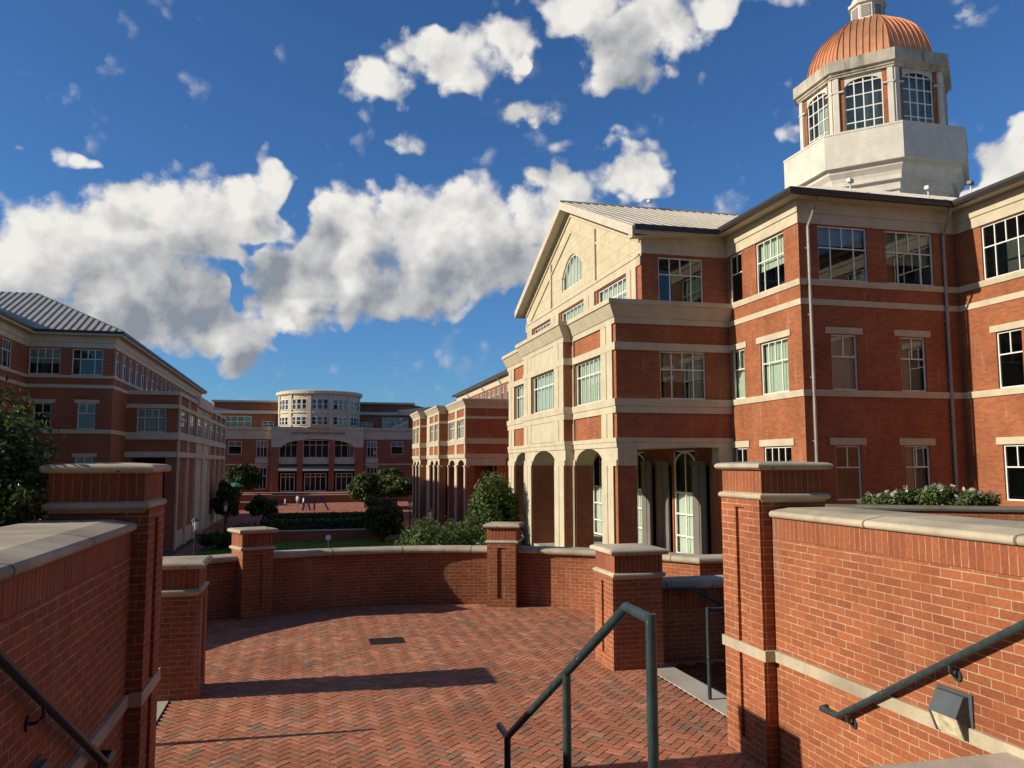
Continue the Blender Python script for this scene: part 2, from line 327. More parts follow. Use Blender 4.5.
# ------------------------------------------------------------------ mesh helpers
LOC = {}
def wloc(o):
    return LOC.get(o.name, Vector((0, 0, 0)))
class MB:
    def __init__(s): s.v = []; s.f = []; s.m = []; s.uv = {}; s.t = []
    def poly(s, pts, mi=0, uv=None, tint=0.5):
        b = len(s.v); s.v += [tuple(p) for p in pts]; s.f.append(tuple(range(b, b + len(pts)))); s.m.append(mi); s.t.append(tint)
        if uv: s.uv[len(s.f) - 1] = uv
    def box(s, x0, x1, y0, y1, z0, z1, mi=0, skip=''):
        c = [(x, y, z) for z in (z0, z1) for y in (y0, y1) for x in (x0, x1)]
        for k, q in (('b', (0, 2, 3, 1)), ('t', (4, 5, 7, 6)), ('s', (0, 1, 5, 4)), ('n', (2, 6, 7, 3)), ('w', (0, 4, 6, 2)), ('e', (1, 3, 7, 5))):
            if k not in skip: s.poly([c[i] for i in q], mi)
    def hexa(s, a, b, mi=0):      # a: 4 bottom points, b: 4 top points
        s.poly(a[::-1], mi); s.poly(b, mi)
        for i in range(4):
            j = (i + 1) % 4; s.poly([a[i], a[j], b[j], b[i]], mi)
    def tube(s, path, r, n=10, mi=0, caps=True):
        path = [Vector(p) for p in path]; rings = []
        for i, p in enumerate(path):
            d = (path[min(i + 1, len(path) - 1)] - path[max(i - 1, 0)]).normalized()
            ref = Vector((0, 0, 1)) if abs(d.z) < .9 else Vector((1, 0, 0))
            a = d.cross(ref).normalized(); b = d.cross(a).normalized()
            rr = r[i] if isinstance(r, (list, tuple)) else r
            rings.append([p + (a * cos(2 * pi * k / n) + b * sin(2 * pi * k / n)) * rr for k in range(n)])
        for i in range(len(rings) - 1):
            for k in range(n):
                s.poly([rings[i][k], rings[i][(k + 1) % n], rings[i + 1][(k + 1) % n], rings[i + 1][k]], mi)
        if caps: s.poly(rings[0], mi); s.poly(rings[-1][::-1], mi)
    def stack(s, pts, prof, mi=0, cap0=True, cap1=True):
        """convex counter-clockwise plan polygon grown by offset o at height z, for (o, z[, mi]) in prof"""
        n = len(pts); P = [Vector((p[0], p[1])) for p in pts]; mit = []
        for i in range(n):
            e0 = (P[i] - P[i - 1]).normalized(); e1 = (P[(i + 1) % n] - P[i]).normalized()
            n0 = Vector((e0.y, -e0.x)); n1 = Vector((e1.y, -e1.x))
            mit.append((n0 + n1) / max(.2, 1 + n0.dot(n1)))
        R = [[(P[i].x + mit[i].x * q[0], P[i].y + mit[i].y * q[0], q[1]) for i in range(n)] for q in prof]
        for a in range(len(R) - 1):
            mm = prof[a][2] if len(prof[a]) > 2 else mi
            for i in range(n):
                j = (i + 1) % n; s.poly([R[a][i], R[a][j], R[a + 1][j], R[a + 1][i]], mm)
        if cap0: s.poly(R[0][::-1], mi)
        if cap1: s.poly(R[-1], mi)
    def sweep(s, path, prof, mi=0, closed=True, caps=True):
        """profile (o, z) carried along a plan path; o to the right of travel"""
        P = [Vector((p[0], p[1])) for p in path]; n = len(P); rings = []; dist = 0; ds = []
        for i in range(n):
            if i: dist += (P[i] - P[i - 1]).length
            ds.append(dist)
            e0 = (P[i] - P[i - 1]).normalized() if i else (P[1] - P[0]).normalized()
            e1 = (P[i + 1] - P[i]).normalized() if i < n - 1 else e0
            n0 = Vector((e0.y, -e0.x)); n1 = Vector((e1.y, -e1.x)); mt = (n0 + n1) / max(.3, 1 + n0.dot(n1))
            rings.append([(P[i].x + mt.x * o, P[i].y + mt.y * o, z) for o, z in prof])
        k = len(prof); pl = [0]
        for j in range(k): a, b = prof[j], prof[(j + 1) % k]; pl.append(pl[-1] + hypot(b[0] - a[0], b[1] - a[1]))
        for i in range(n - 1):
            for j in range(k if closed else k - 1):
                jj = (j + 1) % k
                za, zb = prof[j][1], prof[jj][1]
                va, vb = (za, zb) if abs(za - zb) > 1e-4 else (pl[j], pl[j + 1])
                s.poly([rings[i][j], rings[i + 1][j], rings[i + 1][jj], rings[i][jj]], mi,
                       [(ds[i], va), (ds[i + 1], va), (ds[i + 1], vb), (ds[i], vb)])
        if caps and closed: s.poly(rings[0][::-1], mi); s.poly(rings[-1], mi)
    def build(s, name, mats, parent=None, smooth=False, loc=None):
        base = wloc(parent) if parent is not None else Vector((0, 0, 0))
        off = base if loc is None else Vector(loc)
        me = bpy.data.meshes.new(name)
        me.from_pydata([(x - off.x, y - off.y, z - off.z) for x, y, z in s.v], [], s.f)
        if not isinstance(mats, (list, tuple)): mats = [mats]
        for q in mats: me.materials.append(q)
        me.polygons.foreach_set('material_index', s.m)
        if smooth: me.polygons.foreach_set('use_smooth', [True] * len(s.f))
        uvl = me.uv_layers.new(name='UVMap'); buf = [0.0] * (len(me.loops) * 2); Z = Vector((0, 0, 1))
        for p in me.polygons:
            ex = s.uv.get(p.index); nrm = p.normal
            if ex is None:
                if abs(nrm.z) > .97: tt, bb = Vector((1, 0, 0)), Vector((0, 1, 0))
                else: tt = Z.cross(nrm).normalized(); bb = nrm.cross(tt)
            for q, li in enumerate(p.loop_indices):
                if ex is None:
                    w = Vector(s.v[me.loops[li].vertex_index]); buf[2 * li] = w.dot(tt); buf[2 * li + 1] = w.dot(bb)
                else: buf[2 * li], buf[2 * li + 1] = ex[q]
        uvl.data.foreach_set('uv', buf)
        if any(t != .5 for t in s.t):
            a = me.attributes.new('tint', 'FLOAT', 'FACE'); a.data.foreach_set('value', s.t)
        me.update()
        o = bpy.data.objects.new(name, me); col.objects.link(o)
        if parent is not None: o.parent = parent; o.location = off - base
        elif loc is not None: o.location = off
        LOC[o.name] = off if (parent is None and loc is not None) else (off if loc is not None else base)
        return o
def tag(o, label=None, cat=None, group=None, kind=None):
    for k, v in (('label', label), ('category', cat), ('group', group), ('kind', kind)):
        if v: o[k] = v
    return o
def thing(name, label, cat, loc, group=None):
    o = bpy.data.objects.new(name, None); o.empty_display_size = .2; col.objects.link(o); o.location = loc
    LOC[o.name] = Vector(loc)
    return tag(o, label, cat, group)
def copy_tree(o, parent=None):
    c = o.copy(); col.objects.link(c)
    if parent is not None: c.parent = parent
    for ch in list(o.children): copy_tree(ch, c)
    return c
def rect(x0, x1, y0, y1): return [(x0, y0), (x1, y0), (x1, y1), (x0, y1)]
def rrect(cx, cy, w, d, a):
    ca, sa = cos(a), sin(a)
    return [(cx + x * ca - y * sa, cy + x * sa + y * ca) for x, y in ((-w/2, -d/2), (w/2, -d/2), (w/2, d/2), (-w/2, d/2))]
def bull(r0, z0, z1, n=6):      # half-round nose between z0 and z1, standing out r0
    h = (z1 - z0) / 2; zc = (z0 + z1) / 2
    return [(r0 - h + h * cos(a), zc + h * sin(a)) for a in [(-pi / 2 + pi * k / n) for k in range(n + 1)]]

class Face:
    """a vertical wall plane: side '-X', '+X', '-Y' or '+Y' is the way it looks; w is the world coordinate along it"""
    def __init__(s, side, c):
        s.side = side; s.c = c; sg = -1 if side[0] == '-' else 1
        s.ax = side[1]; s.sg = sg
        if s.ax == 'X': s.n = Vector((sg, 0, 0))
        else: s.n = Vector((0, sg, 0))
        s.t = Vector((0, 0, 1)).cross(s.n); s.rot = atan2(s.t.y, s.t.x)
        s.rev = (s.t.y if s.ax == 'X' else s.t.x) < 0
    def p(s, w, d, z):
        return (s.c + s.sg * d, w, z) if s.ax == 'X' else (w, s.c + s.sg * d, z)
    def box(s, mb, w0, w1, d0, d1, z0, z1, mi=0):
        a, b = sorted((s.c + s.sg * d0, s.c + s.sg * d1)); w0, w1 = sorted((w0, w1))
        if s.ax == 'X': mb.box(a, b, w0, w1, z0, z1, mi)
        else: mb.box(w0, w1, a, b, z0, z1, mi)
    def left(s, w0, w1): return max(w0, w1) if s.rev else min(w0, w1)
    def wall(s, mb, w0, w1, z0, z1, holes=(), mi=0, reveal=.16, rmi=None):
        ws = sorted({w0, w1, *[h[0] for h in holes], *[h[1] for h in holes]}); zs = sorted({z0, z1, *[h[2] for h in holes], *[h[3] for h in holes]})
        ws = [w for w in ws if w0 <= w <= w1]; zs = [z for z in zs if z0 <= z <= z1]
        for i in range(len(ws) - 1):
            for j in range(len(zs) - 1):
                cw = (ws[i] + ws[i + 1]) / 2; cz = (zs[j] + zs[j + 1]) / 2
                if any(h[0] < cw < h[1] and h[2] < cz < h[3] for h in holes): continue
                q = [s.p(ws[i], 0, zs[j]), s.p(ws[i + 1], 0, zs[j]), s.p(ws[i + 1], 0, zs[j + 1]), s.p(ws[i], 0, zs[j + 1])]
                mb.poly(q[::-1] if s.rev else q, mi)
        rm = mi if rmi is None else rmi
        for a, b, c, d in [h[:4] for h in holes]:
            for q in ([(a, c), (b, c)], [(b, c), (b, d)], [(b, d), (a, d)], [(a, d), (a, c)]):
                mb.poly([s.p(q[0][0], 0, q[0][1]), s.p(q[1][0], 0, q[1][1]), s.p(q[1][0], -reveal, q[1][1]), s.p(q[0][0], -reveal, q[0][1])], rm)
    def arch(s, mb, w0, w1, z0, z1, a0, a1, rise, thick, mi=0, n=14, soff=None):
        """panel w0..w1 x z0..z1 with an arched head springing at z0 between a0 and a1"""
        c = (a0 + a1) / 2; r = (a1 - a0) / 2
        arc = [(c - r * cos(pi * k / n), z0 + rise * sin(pi * k / n)) for k in range(n + 1)]
        for d in (0, -thick):
            if w0 < a0: mb.poly([s.p(w0, d, z0), s.p(a0, d, z0), s.p(a0, d, z1), s.p(w0, d, z1)], mi)
            if w1 > a1: mb.poly([s.p(a1, d, z0), s.p(w1, d, z0), s.p(w1, d, z1), s.p(a1, d, z1)], mi)
            for k in range(n):
                mb.poly([s.p(arc[k][0], d, arc[k][1]), s.p(arc[k + 1][0], d, arc[k + 1][1]), s.p(arc[k + 1][0], d, z1), s.p(arc[k][0], d, z1)], mi)
        for k in range(n):
            mb.poly([s.p(arc[k][0], 0, arc[k][1]), s.p(arc[k + 1][0], 0, arc[k + 1][1]), s.p(arc[k + 1][0], -thick, arc[k + 1][1]), s.p(arc[k][0], -thick, arc[k][1])], mi if soff is None else soff)

WCACHE = {}
def window(parent, face, w0, w1, z0, z1, top=4, bot=(1, 2, 1), trans=.62, depth=.10, blind_or_sun_patch=.0, bm=0, deep=1.1, fr=.055, arch=0, name='window', lo=None, sub=False, glassm=None):
    """window unit with frame, glazing bars, a dim room behind, glass and blind; one proto per size, shared mesh"""
    w = abs(w1 - w0); h = z1 - z0
    key = (round(w, 3), round(h, 3), top, bot, trans, depth, blind_or_sun_patch, bm, deep, fr, arch, lo)
    if key not in WCACHE:
        f = MB(); zt = h * trans
        AF = (lambda c: 1 - c * c) if name == 'arched_window' else (lambda c: sqrt(max(0, 1 - c * c)))
        y0, y1 = depth - .035, depth + .035
        def bar(x0, x1, za, zb): f.box(x0, x1, y0, y1, za, zb, 0)
        bar(0, fr, 0, h); bar(w - fr, w, 0, h); bar(fr, w - fr, 0, fr)
        if not arch: bar(fr, w - fr, h - fr, h)
        iw = w - 2 * fr; b2 = fr * .42
        if top:
            f.box(fr, w - fr, y0 + .004, y1 - .004, zt - b2, zt + b2, 0)
            for k in range(1, top):
                x = fr + iw * k / top; ht = h - fr
                if arch: ht = h - arch + arch * AF((x - w / 2) / (w / 2))
                f.box(x - b2, x + b2, y0 + .008, y1 - .008, zt + b2, ht, 0)
            tot = sum(bot); a = 0
            for k in bot[:-1]:
                a += k; x = fr + iw * a / tot
                f.box(x - b2, x + b2, y0 + .008, y1 - .008, fr, zt - b2, 0)
        if lo:
            for zz in lo: f.box(fr, w - fr, y0 + .006, y1 - .006, zz - b2, zz + b2, 0)
        if arch:
            n = 12; pts = [(w / 2 - w / 2 * cos(pi * k / n), h - arch + arch * AF(cos(pi * k / n))) for k in range(n + 1)]
            for k in range(n):
                a, b = pts[k], pts[k + 1]
                ia = (w / 2 + (a[0] - w / 2) * (1 - 2 * fr / w), a[1] - fr); ib = (w / 2 + (b[0] - w / 2) * (1 - 2 * fr / w), b[1] - fr)
                for yy in (y0,): f.poly([(a[0], yy, a[1]), (b[0], yy, b[1]), (ib[0], yy, ib[1]), (ia[0], yy, ia[1])], 0)
        x0, x1, ya, yb = .002, w - .002, depth + .045, deep
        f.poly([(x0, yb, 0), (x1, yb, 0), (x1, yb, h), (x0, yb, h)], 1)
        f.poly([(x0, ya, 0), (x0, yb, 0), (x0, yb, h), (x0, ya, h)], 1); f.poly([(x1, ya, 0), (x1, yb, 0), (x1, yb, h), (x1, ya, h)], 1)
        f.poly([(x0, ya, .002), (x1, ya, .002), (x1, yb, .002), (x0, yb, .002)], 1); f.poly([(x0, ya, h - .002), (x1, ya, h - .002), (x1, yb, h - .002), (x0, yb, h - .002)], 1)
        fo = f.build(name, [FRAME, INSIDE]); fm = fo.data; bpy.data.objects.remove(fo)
        g = MB(); g.poly([(.01, depth, .01), (w - .01, depth, .01), (w - .01, depth, h - .01 - (arch * .0)), (.01, depth, h - .01)])
        go_ = g.build('pane', glassm or GLASS); gm = go_.data; bpy.data.objects.remove(go_)
        bl = None
        if blind_or_sun_patch:
            q = MB(); zb = h * (1 - blind_or_sun_patch) if blind_or_sun_patch > 0 else .02; yy = depth + .14; zh = h - .02 if blind_or_sun_patch > 0 else h * -blind_or_sun_patch  # negative value: pale sheet from the bottom, painted sunlight in the doors
            nf = 16                                       # gently folded fabric
            for k in range(nf):
                xa, xb = .03 + (w - .06) * k / nf, .03 + (w - .06) * (k + 1) / nf
                q.poly([(xa, yy + .012 * (k % 2), zb), (xb, yy + .012 * ((k + 1) % 2), zb), (xb, yy + .012 * ((k + 1) % 2), zh), (xa, yy + .012 * (k % 2), zh)])
            q.box(.03, w - .03, yy - .012, yy + .03, zb - .03, zb)
            bo = q.build('blind_or_sun_patch', (BLIND, BLINDT)[bm]); bl = bo.data; bpy.data.objects.remove(bo)
        WCACHE[key] = (fm, gm, bl)
    fm, gm, bl = WCACHE[key]
    o = bpy.data.objects.new(name, fm); col.objects.link(o); o.parent = parent
    if isinstance(face, Face):
        p = Vector(face.p(face.left(w0, w1), 0, z0)); rot = face.rot
    else: p, rot = Vector(face[0]), face[1]
    base = LOC_OF(parent)
    o.location = p - base; o.rotation_euler = (0, 0, rot)
    if not sub:
        c = bpy.data.objects.new('pane', gm); col.objects.link(c); c.parent = o
        if bl:
            c = bpy.data.objects.new('blind_or_sun_patch', bl); col.objects.link(c); c.parent = o
    else:
        c = bpy.data.objects.new('window_pane', gm); col.objects.link(c); c.parent = parent; c.location = o.location; c.rotation_euler = o.rotation_euler
    return o
def LOC_OF(o):
    v = Vector((0, 0, 0))
    while o is not None: v = v + Vector(o.location); o = o.parent
    return v
def seam_roof(mb, poly, eave_a, eave_b, pitch=.55, rib=.05, th=.04, mi=0):
    """sheet roof over a planar convex polygon with standing seams running up from the eave"""
    A = Vector(eave_a); B = Vector(eave_b); t = (B - A).normalized()
    P = [Vector(p) for p in poly]; nrm = Vector((0, 0, 0))
    for i in range(len(P)): nrm += P[i].cross(P[(i + 1) % len(P)])
    nrm.normalize()
    if nrm.z < 0: nrm = -nrm
    s = nrm.cross(t).normalized()
    if s.z < 0: s = -s
    mb.poly(P, mi)
    uv = [((p - A).dot(t), (p - A).dot(s)) for p in P]
    u = min(q[0] for q in uv) + pitch * .5; umax = max(q[0] for q in uv)
    while u < umax:
        vs = []
        for i in range(len(uv)):
            a, b = uv[i], uv[(i + 1) % len(uv)]
            if (a[0] - u) * (b[0] - u) < 0: vs.append(a[1] + (b[1] - a[1]) * (u - a[0]) / (b[0] - a[0]))
        if len(vs) >= 2:
            v0, v1 = min(vs), max(vs)
            if v1 - v0 > .15:
                q = [A + t * (u + du) + s * v + nrm * dn for dn in (.002, rib) for du, v in ((-.02, v0), (.02, v0), (.02, v1), (-.02, v1))]
                mb.hexa(q[:4], q[4:], mi)
        u += pitch

# ================================================================== SETTING: ground
QZ = -4.9                    # level of the sunken quad; the terrace is z = 0
g = MB(); g.poly([(-900, -500, QZ), (900, -500, QZ), (900, 1600, QZ), (-900, 1600, QZ)])
tag(g.build('ground', ASPH), kind='structure')
g = MB(); g.poly([(-9.0, 24, QZ + .008), (11.2, 24, QZ + .008), (11.2, 81.6, QZ + .008), (-9.0, 81.6, QZ + .008)])
tag(g.build('lawn', LAWN), kind='structure')
g = MB()
for x0, x1 in ((-10.4, -8.8), (11.0, 12.4)): g.box(x0, x1, 24, 82, QZ - .1, QZ + .02)
tag(g.build('footpath', PAVEFAR), kind='structure')
def quad_z(y): return -4.75 + 1.05 * min(1, max(0, (y - 121) / 15.0))
g = MB()
for ya, yb in ((90.4, 121), (121, 136)): g.poly([(-24, ya, quad_z(ya)), (30, ya, quad_z(ya)), (30, yb, quad_z(yb)), (-24, yb, quad_z(yb))])
tag(g.build('upper_quad_paving', PAVEFAR), kind='structure')
g = MB(); g.box(-26, 32, 136.5, 200, QZ - .2, -2.25)
tag(g.build('entrance_forecourt', PAVEFAR), kind='structure')
# grass blades on the lawn (uncountable)
g = MB(); rr = random.Random(3)
for k in range(5000):
    x = rr.uniform(-8.6, 10.8); y = 40 + 41 * rr.random(); a = rr.uniform(0, pi); h = rr.uniform(.05, .13)
    dx, dy = cos(a) * .09, sin(a) * .09; lx, ly = rr.uniform(-.05, .05), rr.uniform(-.05, .05)
    g.poly([(x - dx, y - dy, QZ + .01), (x + dx, y + dy, QZ + .01), (x + lx, y + ly, QZ + h)], 0, tint=rr.random())
tag(g.build('grass', GRASS), kind='stuff')
# planted earth at hall level, right of the terrace, and the bed on the left
g = MB(); g.stack([(7.0, -8), (70, -8), (70, 32.0), (18.3, 32.0), (18.3, 26.9), (15.4, 24.0), (15.4, 14.0), (7.0, 11.9)], [(0, QZ - .1), (0, .15)]); 
tag(g.build('hall_ground', ASPH), kind='structure')
g = MB(); g.box(-16, -1.86, -8, 6.58, QZ - .1, .9); 
tag(g.build('planting_bed', SOIL), kind='structure')
g = MB(); g.box(12.3, 18.2, 32.2, 52.2, QZ - .1, -2.0); tag(g.build('portico_floor', CONC), kind='structure')

# ------------------------------------------------------------------ terrace floor
CX, CY, CR = 1.22, 8.95, 5.35
def on_floor(x, y):
    if hypot(x - CX, y - CY) < CR + .1 and y > 9.3: return True
    if 9.3 < y < 11.62 and 5 < x < 7.0: return True
    return -1.34 < x < 3.96 and 3.0 < y <= 9.4
g = MB(); wu = .0835; rr = random.Random(11); c45 = cos(pi / 4)
for i in range(-180, 240):
    for j in range(-180, 240):
        mm = (i - j) % 4
        if mm == 0: a, b = 2, 1
        elif mm == 3: a, b = 1, 2
        else: continue
        u, v = i * wu, j * wu; cu, cv = u + a * wu / 2, v + b * wu / 2
        x = CX + (cu - cv) * c45; y = 9 + (cu + cv) * c45
        if not on_floor(x, y): continue
        tn = min(.999, rr.random()); dz = rr.uniform(-.0018, .0018); rings_ = []
        for e, zz in ((.0021, -.011), (.0021, dz - .0035), (.0060, dz)):
            rings_.append([(CX + (pu - pv) * c45, 9 + (pu + pv) * c45, zz) for pu, pv in ((u + e, v + e), (u + a * wu - e, v + e), (u + a * wu - e, v + b * wu - e), (u + e, v + b * wu - e))])
        g.poly(rings_[2], 0, tint=tn)
        for ra_, rb_ in ((rings_[0], rings_[1]), (rings_[1], rings_[2])):
            for k in range(4): g.poly([ra_[k], ra_[(k + 1) % 4], rb_[(k + 1) % 4], rb_[k]], 0, tint=tn)
tag(g.build('terrace_paving', PAVER), kind='structure')
g = MB()
arcp = [(CX + (CR + .2) * cos(a), CY + (CR + .2) * sin(a)) for a in [RAD(28) + RAD(124) * k / 24 for k in range(25)]]
g.poly([(p[0], p[1], -.008) for p in [(3.95, 3.0), (3.95, 9.5), (7, 9.5), (7, 11.7)] + arcp + [(-4.2, 9.5), (-1.35, 9.5), (-1.35, 3.0)]])
g.box(-1.36, 3.96, 2.6, 9.6, QZ, -.014); g.box(-4.2, 7, 9.45, 14.2, QZ, -.014)
tag(g.build('terrace_base', GROUT), kind='structure')

# ------------------------------------------------------------------ flight of steps from the camera's landing
g = MB(); LZ = .87; nst = 5; tr = .335; y = 3.73
X0S, X1S = -1.13, 3.66
g.box(X0S, X1S, -8, 3.73, LZ - .06, LZ, 0); g.box(X0S, X1S, -8, 3.70, -.5, LZ - .062, 1)
for k in range(1, nst):
    z = LZ - k * LZ / nst
    g.box(X0S, X1S, y + (k - 1) * tr - .03, y + k * tr, z - .06, z, 0); g.box(X0S, X1S, y + (k - 1) * tr - .03, y + k * tr - .03, -.4, z - .062, 1)
tag(g.build('terrace_steps', [CONC, BRICK]), kind='structure')
# side flights, dropping away left and right between pillar and pier
for sx, xs in ((1, 3.93), (-1, -1.33)):
    g = MB()
    a, b = sorted((xs, xs + sx * .32)); g.box(a, b, 6.62, 9.38, -.25, .004, 0)
    for k in range(1, 14):
        a, b = sorted((xs + sx * .32 * k, xs + sx * .32 * (k + 1))); z = -.165 * k
        g.box(a, b, 6.62, 9.38, z - .25, z, 0)
    tag(g.build('side_steps', CONC), kind='structure')

# ================================================================== TERRACE MASONRY
def coping_stack(mb, pts, z0, z1, out=.05, mi=0):
    mb.stack(pts, [(out - .02, z0)] + bull(out, z0 + .004, z1 - .004) + [(out - .055, z1)], mi)
# --- the two flank walls beside the steps
def flank(side):
    if side > 0: x0, x1, face = 3.66, 4.36, Face('-X', 3.66); nm = 'sunlit brick wall with stone coping to the right of the steps'
    else: x0, x1, face = -1.83, -1.13, Face('+X', -1.13); nm = 'shaded brick wall with stone coping to the left of the steps'
    t = thing('flank_wall', nm, 'wall', ((x0 + x1) / 2, 2, 0))
    g = MB(); g.box(x0, x1, -8, 5.975, -.4, 1.80); 
    wo_ = g.build('wall', BRICK, t)
    g = MB(); g.box(x0 + .001, x1 - .001, -8, 5.974, 1.802, 1.960); g.build('soldier_course', SOLDIER, t)
    g = MB(); cz0, cz1 = 1.962, 2.018
    prof = [(-.39, cz1 - .004), (-.39, cz0 + .03), (-.36, cz0)] + [(.36, cz0)] + [(.355 + .030 * cos(a), (cz0 + cz1) / 2 + .028 * sin(a)) for a in [(-pi / 2 + pi * k / 8) for k in range(9)]] + [(.22, cz1 + .024), (-.24, cz1 + .024)]
    cxm = (x0 + x1) / 2
    path = [(cxm, -8), (cxm, 5.965)] if side > 0 else [(cxm, -8), (cxm, 5.965)]
    pr_ = [(-o, z) for o, z in prof][::-1] if side > 0 else prof
    g.sweep(path, pr_); g.build('coping', COPE, t)
    g = MB(); face.box(g, -8, 5.965, -.05, .028, .83, .915); g.build('stone_band', CAST, t)
    return t
flank(1); flank(-1)

def pier(name, label, cat, cx, cy, w, d, ang, ztop, group, soldier=.20, panel_dirs=(), capout=.045, z0=-.3, band_at=None, caph=.072):
    t = thing(name, label, cat, (cx, cy, 0), group)
    R_ = rrect(cx, cy, w, d, ang)
    zc0 = ztop - caph; zs0 = zc0 - soldier - .005; zt0 = zs0 - .052
    g = MB(); g.stack(R_, [(0, z0), (0, zt0 - .002)]); g.build('shaft', BRICK, t)
    # raised brick margins leave a shallow sunk panel in the middle of these sides
    g = MB(); ca, sa = cos(ang), sin(ang)
    for dx, dy in panel_dirs:
        n = Vector((dx * ca - dy * sa, dx * sa + dy * ca)); tt = Vector((-n.y, n.x)); half = (d if dx else w) / 2; off = (w if dx else d) / 2
        th = .026
        def strip(a, b, za, zb):
            c0 = Vector((cx, cy)) + n * (off - .01)
            q = [c0 + tt * a, c0 + tt * b, c0 + tt * b + n * (th + .01), c0 + tt * a + n * (th + .01)]
            g.hexa([(p.x, p.y, za) for p in q], [(p.x, p.y, zb) for p in q])
        half -= .003; strip(-half, -.07, z0, zt0 - .07); strip(.07, half, z0, zt0 - .07); strip(-half, half, zt0 - .07, zt0 - .003); strip(-.07, .07, z0, .14)
    if panel_dirs: g.build('panel_margin', BRICK, t)
    g = MB(); g.stack(R_, [(-.006, zt0 - .03)] + bull(.036, zt0, zs0 - .003, 6) + [(-.006, zs0 + .01)]); g.build('string_course', CAST, t)
    g = MB(); g.stack(R_, [(.004, zs0), (.004, zc0 + .01)]); g.build('soldier_course', SOLDIER, t)
    g = MB(); g.stack(R_, [(.01, zc0)] + bull(capout + .02, zc0 + .004, ztop - .004, 8) + [(capout - .02, ztop), (-.18, ztop + .012)]); g.build('cap', COPE, t)
    if band_at:
        g = MB(); g.stack(R_, [(.034, band_at), (.034, band_at + .085)]); g.build('stone_band', CAST, t)
    return t
GP = 'tall brick pillars at the foot of the steps'
pier('brick_pillar', 'tall stone-capped brick pillar with sunlit side at the end of the right wall', 'pillar', 3.87, 6.30, .58, .63, 0, 2.405, GP, panel_dirs=((-1, 0),), band_at=.83, caph=.060, soldier=.185, capout=.036)
pier('brick_pillar', 'tall shaded stone-capped brick pillar beside the leafy tree, ending the left wall', 'pillar', -1.345, 6.26, .58, .63, 0, 2.405, GP, panel_dirs=((1, 0),), band_at=.83, caph=.060, soldier=.185, capout=.036)
GQ = 'brick piers around the terrace'
pier('brick_pier', 'near right brick pier behind the central handrail, one side sunlit', 'pier', 3.83, 9.50, .60, .64, 0, 1.39, GQ, panel_dirs=((-1, 0),))
pier('brick_pier', 'near left brick pier casting the long shadow across the paving', 'pier', -1.38, 9.50, .60, .60, 0, 1.39, GQ, panel_dirs=((1, 0),))
def arc_pt(a, r=CR): return CX + r * cos(a), CY + r * sin(a)
aA, aC = RAD(67), RAD(112.6)
for a, lb in ((aA, 'brick pier in the curved wall in front of the arcaded hall and its shrub'), (aC, 'brick pier in the curved wall in front of the far lawn and lantern')):
    x, y = arc_pt(a, CR + .0)
    pier('brick_pier', lb, 'pier', x, y, .50, .50, a - pi / 2, 1.385, GQ, panel_dirs=((0, -1),))
# --- curved parapet
t = thing('curved_parapet', 'curved low brick parapet with stone coping around the back of the terrace', 'wall', (CX, CY + CR, 0))
angs = [RAD(31) + (RAD(149) - RAD(31)) * k / 48 for k in range(49)]
path = [(8.6, CY + CR * sin(angs[0]) + .0)] + [arc_pt(a, CR + .17) for a in angs] + [(-6.2, CY + CR * sin(angs[-1]))]
g = MB(); hw = .17
g.sweep(path, [(-hw, .862), (-hw, QZ), (hw, QZ), (hw, .862)])
g.build('wall', BRICK, t)
g = MB()
g.sweep(path, [(-.23, .87), (.20, .87)] + [(.19 + .05 * cos(a), .915 + .05 * sin(a)) for a in [(-pi / 2 + pi * k / 6) for k in range(7)]] + [(.12, .972), (-.12, .972)] + [(-.19 - .05 * cos(a), .915 + .05 * sin(a)) for a in [(pi / 2 - pi * k / 6) for k in range(7)]])
g.build('coping', COPE, t)
# --- walls of the side flights
def stairwall(x0, x1, lb):
    t = thing('side_wall', lb, 'wall', ((x0 + x1) / 2, 9.6, 0))
    g = MB(); g.box(x0, x1, 9.42, 9.80, QZ, .66); g.build('wall', BRICK, t)
    g = MB(); g.box(x0 + .001, x1 - .001, 9.418, 9.802, .662, .855); g.build('soldier_course', SOLDIER, t)
    g = MB(); g.stack(rect(x0 + .06, x1 - .06, 9.42, 9.80), [(.02, .857)] + bull(.06, .86, .955, 8) + [(.0, .96)]); g.build('coping', COPE, t)
stairwall(4.14, 9.0, 'low shaded brick wall with stone coping running right from the near pier')
stairwall(-6.4, -1.69, 'low brick wall with stone coping running left from the long-shadow pier')
# --- planter wall behind the right flank wall
DARKCOPE = stone_mat('dark_grey_stone', (.20, .185, .155), dirt=.4)  # dark grey, mottled stone colour for the planter coping
t = thing('planter_wall', 'dark low planter wall with pale coping beneath the white roses', 'wall', (13, 14.6, 0))
pw = [(10.35, 16.25), (11.1, 15.75), (14.3, 13.7), (18.5, 11.4)]
g = MB(); g.sweep(pw, [(-.16, 1.40), (-.16, -.4), (.16, -.4), (.16, 1.40)]); g.build('wall', BRICK, t)
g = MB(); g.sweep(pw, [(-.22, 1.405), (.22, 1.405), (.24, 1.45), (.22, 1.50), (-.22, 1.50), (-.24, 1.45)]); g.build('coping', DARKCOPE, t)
g = MB(); g.sweep([(p[0] + .75, p[1] + 1.1) for p in pw], [(-.9, .1), (.9, .1), (.9, 1.30), (-.9, 1.30)]); tag(g.build('planter_soil', SOIL), kind='structure')

